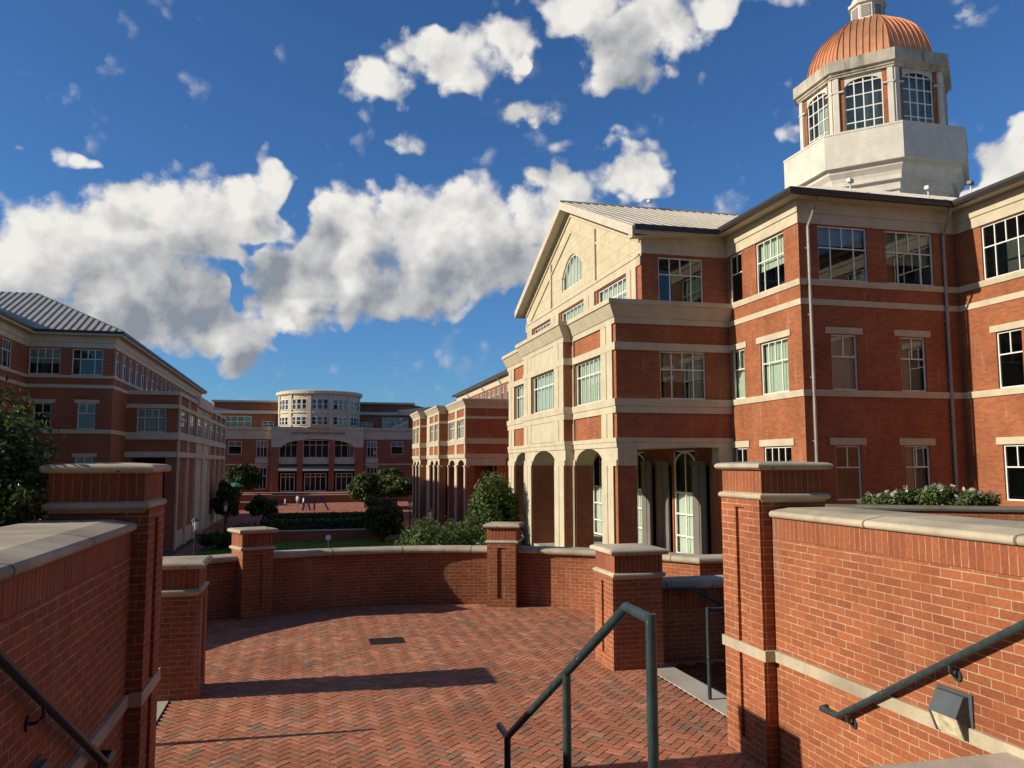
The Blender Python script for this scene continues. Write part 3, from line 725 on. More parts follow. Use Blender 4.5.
# ------------------------------------------------------------------ handrails, lamps, drain
RR = .021
t = thing('centre_handrail', 'freestanding grey-green pipe handrail down the middle of the steps', 'handrail', (1.29, 4.5, 0))
xr = 1.29
g = MB(); path = [(xr, 2.98, 1.805), (xr, 3.225, 1.81), (xr, 5.32, .643), (xr, 5.55, .643)]
g.tube(path, .0215, 14); g.build('rail', RAILM, t, smooth=False)
for yy, zt, zb in ((2.98, 1.825, .86), (4.05, 1.345, .68), (5.32, .643, -.01)):
    g = MB(); g.tube([(xr, yy, zb), (xr, yy, zt)], .0215, 14); g.stack([(xr + .05 * cos(k * pi / 6), yy + .05 * sin(k * pi / 6)) for k in range(12)], [(0, zb), (0, zb + .025)])
    g.build('post', RAILM, t)
def wallrail(lb, x, xw, pts, brackets):
    t = thing('wall_handrail', lb, 'handrail', (xw, 5, .9))
    g = MB(); g.tube(pts, .022, 14); g.build('rail', RAILM, t)
    for yb in brackets:
        a, b = [(p, q) for p, q in zip(pts, pts[1:]) if min(p[1], q[1]) <= yb <= max(p[1], q[1])][0]
        f = (yb - a[1]) / (b[1] - a[1]); zb = a[2] + f * (b[2] - a[2])
        g = MB(); sx = 1 if xw > x else -1
        g.tube([(x, yb, zb - .02), (x, yb, zb - .06), (x + sx * .03, yb, zb - .085), (xw, yb, zb - .085)], .009, 8)
        g.tube([(xw - sx * .012, yb, zb - .085), (xw + sx * .002, yb, zb - .085)], .032, 14)
        g.build('bracket', RAILM, t)
wallrail('grey-green pipe handrail bracketed to the sunlit right wall', 3.60, 3.66, [(3.60, -1.0, 1.80), (3.60, 3.14, 1.80), (3.60, 5.13, .655), (3.60, 5.31, .655), (3.655, 5.33, .655)], (1.2, 4.07, 5.03))
wallrail('dark pipe handrail bracketed to the shaded left wall', -1.065, -1.13, [(-1.065, -1.0, 1.80), (-1.065, 3.22, 1.80), (-1.065, 5.16, .735), (-1.065, 5.32, .735), (-1.125, 5.34, .735)], (1.2, 3.95, 5.02))
t = thing('side_handrail', 'dark pipe handrail post at the kerb of the right side steps', 'handrail', (4.03, 7.85, 0))
g = MB(); g.tube([(4.03, 7.85, .90), (4.36, 7.85, .90), (7.4, 7.85, -.68)], .02, 12); g.build('rail', RAILM, t)
g = MB(); g.tube([(4.03, 7.85, -.03), (4.03, 7.85, .92)], .02, 12); g.build('post', RAILM, t)
t = thing('side_handrail', 'dark pipe handrail fixed along the low wall beside the near right pier', 'handrail', (4.0, 9.33, 0))
g = MB(); g.tube([(4.05, 9.20, .88), (4.05, 9.35, .88), (4.62, 9.35, .86), (7.6, 9.35, -.72)], .02, 12); g.build('rail', RAILM, t)
for xb, zb in ((4.45, .86), (6.2, .02)):
    g = MB(); g.tube([(xb, 9.35, zb - .01), (xb, 9.35, zb - .06), (xb, 9.42, zb - .07)], .009, 8); g.build('bracket', RAILM, t)
t = thing('side_handrail', 'dark pipe handrail at the kerb of the left side steps', 'handrail', (-1.45, 7.85, 0))
g = MB(); g.tube([(-1.45, 7.85, .90), (-1.78, 7.85, .90), (-4.8, 7.85, -.68)], .02, 12); g.build('rail', RAILM, t)
g = MB(); g.tube([(-1.45, 7.85, -.03), (-1.45, 7.85, .92)], .02, 12); g.build('post', RAILM, t)

def steplamp(lb, side):
    xw = 3.66 if side > 0 else -1.13; s = -1 if side > 0 else 1; yc, z0 = (4.10, .845) if side > 0 else (4.02, .875)
    t = thing('step_lamp', lb, 'wall lamp', (xw, yc, z0), 'step lamps on the stair walls')
    h = .135; w = .112
    g = MB()
    a = [(xw - s * .03, yc - w, z0 + .12), (xw + s * .105, yc - w * .93, z0 + .12), (xw + s * .105, yc + w * .93, z0 + .12), (xw - s * .03, yc + w, z0 + .12)]
    b = [(xw - s * .03, yc - w, z0 + .235), (xw + s * .045, yc - w * .93, z0 + .235), (xw + s * .045, yc + w * .93, z0 + .235), (xw - s * .03, yc + w, z0 + .235)]
    g.hexa(a, b)
    for sy in (-1, 1):      # cheeks beside the lens
        g.hexa([(xw - s * .03, yc + sy * w, z0 - .0), (xw + s * .05, yc + sy * w, z0 + .0), (xw + s * .05, yc + sy * (w - .012), z0), (xw - s * .03, yc + sy * (w - .012), z0)],
               [(xw - s * .03, yc + sy * w, z0 + .121), (xw + s * .098, yc + sy * w, z0 + .121), (xw + s * .098, yc + sy * (w - .012), z0 + .121), (xw - s * .03, yc + sy * (w - .012), z0 + .121)])
    g.build('hood', LAMPM, t)
    g = MB()
    g.hexa([(xw - s * .03, yc - w + .014, z0 + .006), (xw + s * .045, yc - w + .014, z0 + .006), (xw + s * .045, yc + w - .014, z0 + .006), (xw - s * .03, yc + w - .014, z0 + .006)],
           [(xw - s * .03, yc - w + .014, z0 + .118), (xw + s * .092, yc - w + .014, z0 + .118), (xw + s * .092, yc + w - .014, z0 + .118), (xw - s * .03, yc + w - .014, z0 + .118)])
    g.build('lens', LENS, t)
    g = MB(); a, b = sorted((xw - s * .03, xw + s * .012)); g.box(a, b, yc - w - .02, yc + w + .02, z0 - .02, z0 + .25); g.build('back_plate', LAMPM, t)
steplamp('hooded grey step lamp below the handrail on the sunlit right wall', 1)
steplamp('hooded grey step lamp below the handrail on the shaded left wall', -1)
t = thing('drain_grate', 'rusty slotted iron drain grate set in the brick paving', 'drain', (1.09, 11.47, 0))
g = MB(); x0, x1, y0, y1 = .86, 1.32, 11.30, 11.66
for a in (y0, y1 - .025): g.box(x0, x1, a, a + .025, -.02, .008)
for a in (x0, x1 - .025): g.box(a, a + .025, y0, y1, -.02, .0075)
g.build('frame', IRON, t)
g = MB()
for k in range(9): g.box(x0 + .045 + k * .044, x0 + .065 + k * .044, y0 + .026, y1 - .026, -.02, .006)
g.build('grille', IRON, t)
g = MB(); g.box(x0 + .02, x1 - .02, y0 + .02, y1 - .02, -.009, .0035); g.build('pit', plain('drain_black', (.006, .006, .006), .9), t)

# ================================================================== THE HALL ON THE RIGHT
TANR = .42
hall = thing('brick_hall', 'large brick hall with arcaded pedimented portico and copper-domed cupola, right of the terrace', 'building', (18, 32, 0))
A_ = Face('-X', 18.08); B_ = Face('-Y', 27.02); C_ = Face('-X', 25.29)
def winlist(fc, ws, z0, z1): return [(min(a, b), max(a, b), z0, z1) for a, b in ws]
Z3, Z2, Z1 = (9.43, 11.57), (5.18, 7.32), (1.0, 3.06)
hA = winlist(A_, [(28.03, 30.12), (31.25, 32.3)], *Z3) + winlist(A_, [(28.0, 29.98), (31.28, 32.3)], *Z2) + winlist(A_, [(28.0, 29.98), (31.28, 32.3)], *Z1)
hB = winlist(B_, [(18.93, 21.12), (21.96, 24.18)], *Z3) + winlist(B_, [(19.33, 20.47), (22.40, 23.58)], *Z2) + winlist(B_, [(19.33, 20.43), (22.40, 23.54)], *Z1)
cols3 = [(23.55, 25.74), (20.3, 22.5), (16.9, 19.1)]; cols2 = [(24.17, 25.32), (20.8, 21.95), (17.4, 18.55)]
hC = winlist(C_, cols3, *Z3) + winlist(C_, cols2, *Z2) + winlist(C_, cols2, *Z1)
g = MB()
A_.wall(g, 27.02, 32.5, -.3, 11.62, hA); B_.wall(g, 18.08, 25.29, -.3, 11.62, hB); C_.wall(g, 10, 27.02, -.3, 11.62, hC)
g.poly([(25.29, 10, -.3), (60, 10, -.3), (60, 10, 12.6), (25.29, 10, 12.6)]); g.poly([(60, 10, -.3), (60, 54, -.3), (60, 54, 12.6), (60, 10, 12.6)])
g.build('wing_wall', HBRICK, hall)
PA = [(18.08, 32.5), (18.08, 27.02), (25.29, 27.02), (25.29, 10)]
g = MB()
g.sweep(PA, [(0, 9.19), (.045, 9.19), (.075, 9.36), (.075, 9.42), (0, 9.42)]); g.sweep(PA, [(0, 8.43), (.035, 8.43), (.035, 8.66), (0, 8.66)])
g.sweep(PA, [(0, 4.92), (.05, 4.92), (.07, 5.1), (.07, 5.17), (0, 5.17)])
for fc, hs in ((A_, hA), (B_, hB), (C_, hC)):
    for a, b, c, d in hs:
        if c < 8: fc.box(g, a - .24, min(b + .24, 32.49 if fc is A_ else 99), -.01, .045, d + .02, d + .27 + (.02 if c < 3 else 0))
g.build('stone_bands', STONE, hall)
g = MB(); g.sweep(PA, [(0, 11.6), (.05, 11.6), (.05, 12.0), (.10, 12.02), (.10, 12.50), (0, 12.50)]); g.build('frieze', STONE, hall)
OV = .65; PE = [(17.43, 31.9), (17.43, 26.37), (24.64, 26.37), (24.64, 10)]
g = MB()
for a, b, c, d in (((17.43, 33), (18.1, 33), (18.1, 27.0), (17.43, 26.37)), ((17.43, 26.37), (18.1, 27.0), (25.3, 27.0), (24.64, 26.37)), ((24.64, 26.37), (25.3, 27.0), (25.3, 10), (24.64, 10))):
    g.poly([(p[0], p[1], 12.502) for p in (a, b, c, d)])
g.build('soffit', SOFFIT, hall)
g = MB(); g.sweep([(17.43, 31.75), (17.43, 26.37), (24.64, 26.37), (24.64, 10)], [(-.02, 12.48), (.09, 12.50), (.15, 12.62), (.15, 12.72), (-.02, 12.72)]); g.build('gutter', GUTTER, hall)
ZE = 12.70; RUN = 6.2; RZ = ZE + RUN * TANR
g = MB()
seam_roof(g, [(17.35, 26.29, ZE), (17.35, 40, ZE), (17.35 + RUN, 40, RZ), (17.35 + RUN, 26.29 + RUN, RZ)], (17.35, 26.29, ZE), (17.35, 40, ZE))
seam_roof(g, [(17.35, 26.29, ZE), (24.56, 26.29, ZE), (24.56 + RUN, 26.29 + RUN, RZ), (17.35 + RUN, 26.29 + RUN, RZ)], (17.35, 26.29, ZE), (24.56, 26.29, ZE))
seam_roof(g, [(24.56, 26.29, ZE), (24.56, 10, ZE), (24.56 + RUN, 10, RZ), (24.56 + RUN, 26.29 + RUN, RZ)], (24.56, 10, ZE), (24.56, 26.29, ZE))
g.poly([(17.35 + RUN, 26.29 + RUN, RZ), (60, 26.29 + RUN, RZ), (60, 54, RZ), (17.35 + RUN, 54, RZ)]); g.poly([(24.56 + RUN, 10, RZ), (60, 10, RZ), (60, 26.29 + RUN, RZ), (24.56 + RUN, 26.29 + RUN, RZ)])
g.build('wing_roof', ROOF, hall)
# --- portico
F1 = Face('-X', 12.69); F2 = Face('-X', 12.24); FS = Face('-Y', 32.5); FU = Face('-X', 13.93)
PF = [(12.69, 51.8), (12.69, 46.0), (12.24, 46.0), (12.24, 38.3), (12.69, 38.3), (12.69, 32.5), (18.08, 32.5)]
AR = [(F1, 34.25, 38.05, 32.5, 38.3), (F2, 39.95, 44.35, 38.3, 46.0), (F1, 46.25, 50.05, 46.0, 51.8)]
TH = .88; SPR = 2.33
g = MB()
for fc, a0, a1, w0, w1 in AR:
    s_ = MB()
    th = TH + (fc.c < 12.5) * -.0 + (12.69 - fc.c)
    fc.arch(s_, w0, w1, SPR, 3.12, a0, a1, .76, th, 0, 18)
    for p0, p1 in ((w0, a0), (a1, w1)):
        fc.box(g, p0, p1, -th, 0, -2.1, SPR)
        kq = MB(); fc.box(kq, p0 - .02, p1 + .02, -th - .02, .06, SPR - .02, SPR + .24); kq.build('capital', STONE, hall)
        px = MB()
        # paired stone pilaster strips on the brick pier
        c0, c1 = (p0 + .30, p1 - .05) if p0 == 32.5 else ((p0 + .05, p1 - .30) if p1 == 51.8 else (p0 + .03, p1 - .03))
        mid = (c0 + c1) / 2
        fc.box(px, c0, mid - .04, -.01, .09, -2.1, SPR - .021); fc.box(px, mid + .04, c1, -.01, .09, -2.1, SPR - .021)
        fc.box(px, c0, c1, -.01, .045, -2.1, SPR - .021)
        for za, zb in ((3.50, 4.555), (5.175, 7.265), (7.605, 8.415)):
            fc.box(px, c0, mid - .04, -.01, .075, za, zb); fc.box(px, mid + .04, c1, -.01, .075, za, zb); fc.box(px, c0, c1, -.01, .035, za, zb)
        px.build('pilaster', STONE, hall)
    ha = [(a0 + (.05 if fc is F1 else -.0), a1 - .05, 5.18, 7.26)]
    fc.wall(g, w0, w1, 3.12, 8.43, ha, reveal=.2)
    if fc is F2:
        for za, zb in ((3.52, 4.555), (7.605, 8.415)):
            px = MB(); fc.box(px, a0 - .05, a1 + .05, -.01, .05, za, zb); px.build('stone_panel', STONE, hall)
    s_.build('arch', STONE, hall)
# returns of the centre bay
for yy in (38.3, 46.0):
    s_ = MB(); s_.poly([(12.24, yy, SPR), (12.69, yy, SPR), (12.69, yy, 3.12), (12.24, yy, 3.12)]); s_.build('arch_return', STONE, hall)
for yy in (38.3, 46.0): g.poly([(12.24, yy, 3.12), (12.69, yy, 3.12), (12.69, yy, 8.43), (12.24, yy, 8.43)])
# side of the portico
FS.box(g, 17.4, 18.08, -.6, -.001, -2.1, SPR)
s_ = MB(); FS.box(s_, 12.695, 13.568, -.86, .035, SPR + .001, 3.10); s_.build('corner_block', STONE, hall)
s_ = MB(); FS.box(s_, 17.4, 18.10, -.6, .035, SPR + .001, 3.10); s_.build('corner_block', STONE, hall)
hS = [(14.72, 16.88, 5.18, 7.26)]
FS.wall(g, 12.69, 18.08, 3.12, 8.43, hS)
g.box(12.7, 18.0, 51.75, 51.8, -2.1, 8.43)
g.build('portico_wall', HBRICK, hall)
g = MB()
g.sweep(PF, [(-.02, 3.09), (.05, 3.09), (.05, 3.30), (.08, 3.32), (.08, 3.50), (-.02, 3.50)])
g.sweep(PF, [(-.02, 4.56), (.08, 4.56), (.08, 4.84), (.12, 4.86), (.14, 5.12), (.14, 5.17), (-.02, 5.17)])
g.sweep(PF, [(-.02, 7.27), (.09, 7.27), (.09, 7.60), (-.02, 7.60)])
g.build('stone_bands', STONE, hall)
g = MB(); g.sweep(PF[:-1] + [(18.06, 32.5)], [(-.02, 8.42), (.08, 8.42), (.10, 8.66), (.14, 8.68), (.40, 9.18), (.46, 9.20), (.46, 9.40), (-.02, 9.40)]); g.build('cornice', STONE, hall)
g = MB(); g.box(12.3, 14.0, 32.1, 52.2, 9.34, 9.39); g.build('cornice_deck', ROOFD, hall)
# porch interior: ceiling, inner wall, stone pilasters and glazed doors
g = MB(); g.box(13.2, 17.6, 32.9, 51.7, 3.14, 3.2); g.build('porch_ceiling', SOFFIT, hall)
PSTONE = stone_mat('shaded_porch_stone', (.17, .155, .13), dirt=.2)  # darker copy of the limestone, porch shade put into its colour
FI = Face('-X', 17.5); doors = [(35.0, 37.4), (40.95, 43.35), (46.9, 49.3)]
g = MB(); FI.wall(g, 32.5, 51.8, -2, 3.14, [(a, b, -2, 2.99) for a, b in doors], reveal=.25); g.build('porch_wall', HBRICK, hall)
for a, b in doors:
    for w0, w1 in ((a - 1.4, a - .12), (b + .12, b + 1.4)):
        w0 = max(w0, 32.52)
        if w1 - w0 > .3:
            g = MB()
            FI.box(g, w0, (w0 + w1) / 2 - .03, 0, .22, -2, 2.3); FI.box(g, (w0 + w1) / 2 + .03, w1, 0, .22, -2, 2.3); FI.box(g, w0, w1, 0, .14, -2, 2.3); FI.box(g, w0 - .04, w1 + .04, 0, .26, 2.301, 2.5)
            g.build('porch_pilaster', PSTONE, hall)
for a, b in doors:
    window(hall, FI, a, b, -1.98, 2.98, 2, (1, 1), .60, .12, -.60, 0, .9, .09, .75, 'door', (.9, 1.95), glassm=CGLASS)  # pale sheet up to the sun line imitates sunlit door glass
# third storey of the portico, pediment and gable roof
U3 = [(34.25, 38.1), (40.15, 44.15), (46.2, 50.05)]
g = MB(); FU.wall(g, 32.5, 51.8, 9.38, 11.05, [(a, b, 9.43, 11.0) for a, b in U3], reveal=.2)
FS.wall(g, 13.93, 18.08, 9.38, 11.56, [(14.73, 16.87, 9.43, 11.44)]); g.box(13.94, 20, 51.75, 51.8, 9.38, 11.56)
g.build('upper_wall', HBRICK, hall)
PU_ = [(13.93, 51.8), (13.93, 32.5), (18.08, 32.5)]
g = MB()
g.sweep(PU_[1:], [(-.02, 11.56), (.05, 11.56), (.05, 12.0), (.09, 12.02), (.09, 12.52), (-.02, 12.52)])
g.build('upper_frieze', STONE, hall)
for yc in (33.1, 39.15, 45.2, 51.1):
    y0, y1 = (32.95, 34.05) if yc == 33.1 else ((50.25, 51.35) if yc == 51.1 else (yc - .8, yc + .8))
    m_ = (y0 + y1) / 2; g = MB()
    FU.box(g, y0, m_ - .04, -.01, .09, 9.4, 11.04); FU.box(g, m_ + .04, y1, -.01, .09, 9.4, 11.04); FU.box(g, y0 + .01, y1 - .01, -.01, .04, 9.4, 11.04)
    g.build('upper_pilaster', STONE, hall)
RA = 42.15; RE = 31.85; RZE = 12.55
def rz(y): return RZE + TANR * (min(y - RE, 2 * (RA - RE) - (y - RE)))
g = MB(); ys = [32.5 + (51.8 - 32.5) * k / 40 for k in range(41)]; w0, w1, zb, zt, rs = 40.35, 43.95, 12.15, 13.95, 1.0
def wtop(y):
    return zt - rs + rs * (1 - ((y - RA) / 1.8) ** 2)
ys = sorted(set(ys + [w0, w1] + [w0 + (w1 - w0) * k / 16 for k in range(17)]))
for a, b in zip(ys, ys[1:]):
    q = lambda y, z: FU.p(y, .0, z)
    if w0 <= a and b <= w1:
        g.poly([q(a, 11.05), q(b, 11.05), q(b, zb), q(a, zb)]); g.poly([q(a, wtop(a)), q(b, wtop(b)), q(b, rz(b) - .1), q(a, rz(a) - .1)])
        g.poly([FU.p(a, 0, wtop(a)), FU.p(b, 0, wtop(b)), FU.p(b, -.25, wtop(b)), FU.p(a, -.25, wtop(a))])
    else: g.poly([q(a, 11.05), q(b, 11.05), q(b, rz(b) - .1), q(a, rz(a) - .1)])
for yy in (w0, w1): g.poly([FU.p(yy, 0, zb), FU.p(yy, -.25, zb), FU.p(yy, -.25, zt - rs), FU.p(yy, 0, zt - rs)])
g.poly([FU.p(w0, 0, zb), FU.p(w1, 0, zb), FU.p(w1, -.25, zb), FU.p(w0, -.25, zb)])
g.build('pediment', PANEL, hall)
g = MB()
FU.box(g, 32.5, 51.8, -.01, .06, 11.055, 11.45); FU.box(g, 32.6, 51.7, -.01, .10, 11.45, 11.56)
for yc in (38.3, 46.0):       # stepped pilaster edges rising through the pediment
    FU.box(g, yc - .14, yc + .14, -.01, .10, 11.56, rz(yc) - 1.0)
def rake(d0, d1, o0, o1):     # raking mould under the roof verge, offsets measured straight down
    for ya, yb in ((RE + .75, RA), (2 * RA - RE - .75, RA)):
        g.hexa([FU.p(ya, d0, rz(ya) - o1), FU.p(yb, d0, rz(yb) - o1), FU.p(yb, d1, rz(yb) - o1), FU.p(ya, d1, rz(ya) - o1)],
               [FU.p(ya, d0, rz(ya) - o0), FU.p(yb, d0, rz(yb) - o0), FU.p(yb, d1, rz(yb) - o0), FU.p(ya, d1, rz(ya) - o0)])
rake(-.01, .16, .12, .50); rake(-.01, .08, .502, .80); rake(-.01, .07, 1.6, 1.72)
g.build('pediment_mouldings', STONE, hall)
g = MB(); XR0 = 13.30
for ya in (RE, 2 * RA - RE):
    seam_roof(g, [(XR0, ya, RZE), (27.5, ya, RZE), (27.5, RA, rz(RA)), (XR0, RA, rz(RA))], (XR0, ya, RZE), (27.5, ya, RZE), .5)
g.tube([(XR0 - .02, RA, rz(RA) + .03), (27.5, RA, rz(RA) + .03)], .09, 8)
g.build('gable_roof', ROOF, hall)
g = MB()
for ya in (RE, 2 * RA - RE):   # verge boards, soffit returns and the gutter along the eaves
    dy = .0
    g.hexa([(XR0 - .03, ya, RZE - .42), (XR0 + .05, ya, RZE - .42), (XR0 + .05, RA, rz(RA) - .42), (XR0 - .03, RA, rz(RA) - .42)],
           [(XR0 - .03, ya, RZE + .02), (XR0 + .05, ya, RZE + .02), (XR0 + .05, RA, rz(RA) + .02), (XR0 - .03, RA, rz(RA) + .02)])
    g.hexa([(XR0 + .05, ya, RZE - .40), (14.0, ya, RZE - .40), (14.0, RA, rz(RA) - .40), (XR0 + .05, RA, rz(RA) - .40)],
           [(XR0 + .05, ya, RZE - .34), (14.0, ya, RZE - .34), (14.0, RA, rz(RA) - .34), (XR0 + .05, RA, rz(RA) - .34)])
g.hexa([(XR0 + .05, RE, 12.14), (17.4, RE, 12.46), (17.4, 32.5, 12.46), (XR0 + .05, 32.5, 12.14)], [(XR0 + .05, RE, 12.52), (17.4, RE, 12.52), (17.4, 32.5, 12.52), (XR0 + .05, 32.5, 12.52)])
g.build('verge', SOFFIT, hall)
g = MB(); g.box(XR0 + .05, 17.30, RE - .16, RE - .002, 12.42, 12.62); g.build('gable_gutter', GUTTER, hall)
# --- windows of the hall
for (a, b, c, d) in hA:
    if b - a > 1.5: window(hall, A_, a, b, c, d, 4, (1, 2, 1), .60, blind_or_sun_patch=(.55 if c > 8 else (1.0 if c > 4 else .0)), bm=0)
    else: window(hall, A_, a, b, c, d, 2, (1,), .60, blind_or_sun_patch=(1.0 if 4 < c < 8 else 0))
for i, (a, b, c, d) in enumerate(hB):
    if b - a > 1.5: window(hall, B_, a, b, c, d, 4, (1, 2, 1), .60, blind_or_sun_patch=(.32, .6)[i % 2], bm=(0, 1)[i % 2])
    else: window(hall, B_, a, b, c, d, 2, (1,), .60, blind_or_sun_patch=((1.0, 1.0)[i % 2] if c > 4 else (0, .98)[i % 2]), bm=i % 2)
for i, (a, b, c, d) in enumerate(hC):
    if b - a > 1.5: window(hall, C_, a, b, c, d, 4, (1, 2, 1), .60, blind_or_sun_patch=(.0, .5, .3)[i % 3])
    else: window(hall, C_, a, b, c, d, 2, (1,), .60)
for fc, a0, a1, w0, w1 in AR:
    window(hall, fc, a0 + (.05 if fc is F1 else 0), a1 - .05, 5.18, 7.26, 6, (1, 1, 1, 1, 1, 1), .66, depth=.12, blind_or_sun_patch=.999, bm=0, fr=.07)
for a, b in U3: window(hall, FU, a, b, 9.43, 11.0, 6, (1, 1, 1, 1, 1, 1), .56, depth=.12, blind_or_sun_patch=.999, fr=.07)
window(hall, FU, 40.35, 43.95, 12.15, 13.95, 6, (1, 1, 1, 1, 1, 1), .03, depth=.12, blind_or_sun_patch=.999, fr=.08, arch=1.0, name='arched_window')
window(hall, FS, 14.72, 16.88, 5.18, 7.26, 4, (1, 2, 1), .62, blind_or_sun_patch=.62, bm=1); window(hall, FS, 14.73, 16.87, 9.43, 11.44, 4, (1, 2, 1), .62)
# --- downspouts
for xs in (18.45, 24.62):
    g = MB(); g.tube([(xs - (.05 if xs > 20 else -.1), 26.42, 12.5), (xs - (.05 if xs > 20 else -.1), 26.46, 12.3), (xs, 26.93, 11.45), (xs, 26.93, 11.2), (xs, 26.93, -.1)], .065, 10)
    for zz in (10.6, 8.0, 5.6, 3.2): g.box(xs - .09, xs + .09, 26.95, 27.02, zz, zz + .05)
    g.build('downspout', SPOUT, hall)
# --- cupola
CUX, CUY = 32.05, 40.0
def octo(R, a0=22.5): return [(CUX + R * cos(RAD(a0 + 45 * k)), CUY + R * sin(RAD(a0 + 45 * k))) for k in range(8)]
cup = MB(); o1 = octo(1.0); S = 1.0
def ap(o): return o     # offsets are apothem growth on a polygon of circumradius 4
O4 = octo(4.0); k_ = cos(RAD(22.5))
def off(R): return (R - 4.0) * k_
cup.stack(O4, [(off(4.15), 13.0), (off(4.15), 16.4, 1), (off(4.15), 16.41), (off(4.15), 17.0), (off(4.30), 17.02), (off(4.30), 17.2), (off(4.32), 17.5), (off(4.55), 17.52), (off(4.55), 17.75), (off(4.62), 17.95), (off(4.85), 18.2), (off(4.88), 18.42), (off(5.15), 18.44), (off(5.15), 20.30), (off(5.18), 20.31), (off(5.18), 20.42), (off(4.0), 20.45)])
cu = cup.build('cupola', [DRUM, DRUM], hall)
g = MB(); g.stack(O4, [(off(4.16), 15.2), (off(4.16), 16.2)]); g.build('lead_skirt', ROOFD, cu)
g = MB()
for k in range(8):
    a = RAD(45 * k); n = Vector((cos(a), sin(a))); tt = Vector((-n.y, n.x)); apo = 4.1 * k_; hw_ = 4.1 * sin(RAD(22.5))
    def q(u, d, z): return (CUX + n.x * (apo + d) + tt.x * u, CUY + n.y * (apo + d) + tt.y * u, z)
    def bx(u0, u1, d0, d1, z0, z1, mi): g.hexa([q(u0, d0, z0), q(u1, d0, z0), q(u1, d1, z0), q(u0, d1, z0)], [q(u0, d0, z1), q(u1, d0, z1), q(u1, d1, z1), q(u0, d1, z1)], mi)
    for sgn in (-1, 1):
        a_, b_ = sorted((sgn * 1.24, sgn * (hw_ + .0)))
        bx(a_, b_, -.2, .0, 20.4, 24.0, 0); bx(*sorted((sgn * 1.26, sgn * (hw_ - .04))), .0, .07, 20.4, 23.9, 0)
        bx(*sorted((sgn * .985, sgn * 1.24)), -.2, -.05, 20.4, 23.96, 1)
        bx(*sorted((sgn * .99, sgn * (hw_ + .03))), -.1, .095, 23.05, 23.13, 0)
    # arched head over the window
    n_ = 10; pts = [(-.985 + 1.97 * i / n_, 23.30 + .42 * sqrt(max(0, 1 - (2 * i / n_ - 1) ** 2))) for i in range(n_ + 1)]
    for p0, p1 in zip(pts, pts[1:]): g.poly([q(p0[0], -.08, p0[1]), q(p1[0], -.08, p1[1]), q(p1[0], -.08, 24.0), q(p0[0], -.08, 24.0)], 0)
g.build('window_drum', [DRUM, HBRICK], cu)
g = MB()
for k in range(8):
    a = RAD(45 * k); n = Vector((cos(a), sin(a))); tt = Vector((-n.y, n.x)); apo = 4.1 * k_ - .16
    def q(u, d, z): return (CUX + n.x * (apo + d) + tt.x * u, CUY + n.y * (apo + d) + tt.y * u, z)
    def bx(u0, u1, z0, z1, d=0, mi=0): g.hexa([q(u0, -.03 + d, z0), q(u1, -.03 + d, z0), q(u1, .03 + d, z0), q(u0, .03 + d, z0)], [q(u0, -.03 + d, z1), q(u1, -.03 + d, z1), q(u1, .03 + d, z1), q(u0, .03 + d, z1)], mi)
    for i in range(5): bx(-.96 + 1.92 * i / 4 - .03, -.96 + 1.92 * i / 4 + .03, 20.45, 23.72)
    for z in (20.5, 21.25, 22.05, 22.8, 23.5): bx(-.96, .96, z - .025, z + .025, .004)
    g.poly([q(-.98, -.02, 20.4), q(.98, -.02, 20.4), q(.98, -.02, 23.8), q(-.98, -.02, 23.8)], 1)
g.build('windows', [FRAME, GLASS], cu)
g = MB(); g.stack(O4, [(off(3.2), 20.5), (off(3.2), 24.2)]); g.build('cupola_core', plain('cupola_inside', (.50, .55, .52), .9), cu)
g = MB(); g.stack(O4, [(off(3.7), 23.92), (off(4.22), 23.92), (off(4.22), 24.02), (off(4.30), 24.04), (off(4.30), 24.16), (off(4.47), 24.2), (off(4.47), 24.85), (off(3.6), 24.9)]); g.build('cornice', DRUMDIRT, cu)
g = MB(); DR, DH, DZ = 3.62, 3.75, 24.86; nphi = 18; PH = [RAD(75) * i / nphi for i in range(nphi + 1)]
def dprof(f): return DR * (cos(f)), DZ + DH * sin(f) / sin(RAD(75)) * .98
for k in range(8):
    a = RAD(45 * k); n = Vector((cos(a), sin(a))); tt = Vector((-n.y, n.x)); tn = math.tan(RAD(22.5))
    def q(u, ap_, z): return (CUX + n.x * ap_ + tt.x * u, CUY + n.y * ap_ + tt.y * u, z)
    for i in range(nphi):
        r0, z0 = dprof(PH[i]); r1, z1 = dprof(PH[i + 1]); r0 *= k_; r1 *= k_
        g.poly([q(-r0 * tn, r0, z0), q(r0 * tn, r0, z0), q(r1 * tn, r1, z1), q(-r1 * tn, r1, z1)])
    ns = 8; hb = DR * k_ * tn
    for j in range(ns + 1):
        u = -hb + 2 * hb * j / ns
        for i in range(nphi):
            r0, z0 = dprof(PH[i]); r1, z1 = dprof(PH[i + 1]); r0 *= k_; r1 *= k_
            if abs(u) > max(r1 * tn, .0) + (1e-3 if j in (0, ns) else -.02):
                if j in (0, ns):
                    u0, u1 = math.copysign(r0 * tn, u), math.copysign(r1 * tn, u)
                else: continue
            else: u0 = u1 = u
            w = .018; h = .055
            g.hexa([q(u0 - w, r0 - .01, z0), q(u0 + w, r0 - .01, z0), q(u0 + w, r0 + h, z0 + h * .3), q(u0 - w, r0 + h, z0 + h * .3)], [q(u1 - w, r1 - .01, z1), q(u1 + w, r1 - .01, z1), q(u1 + w, r1 + h, z1 + h * .3), q(u1 - w, r1 + h, z1 + h * .3)])
g.build('dome', COPPER, cu)
zt_ = dprof(PH[-1])[1]
g = MB(); O1 = octo(.95)
g.stack(O1, [(.08, zt_ - .25), (.12, zt_ + .02), (.0, zt_ + .06), (.0, zt_ + 1.0), (.14, zt_ + 1.04), (.14, zt_ + 1.22), (.0, zt_ + 1.26)])
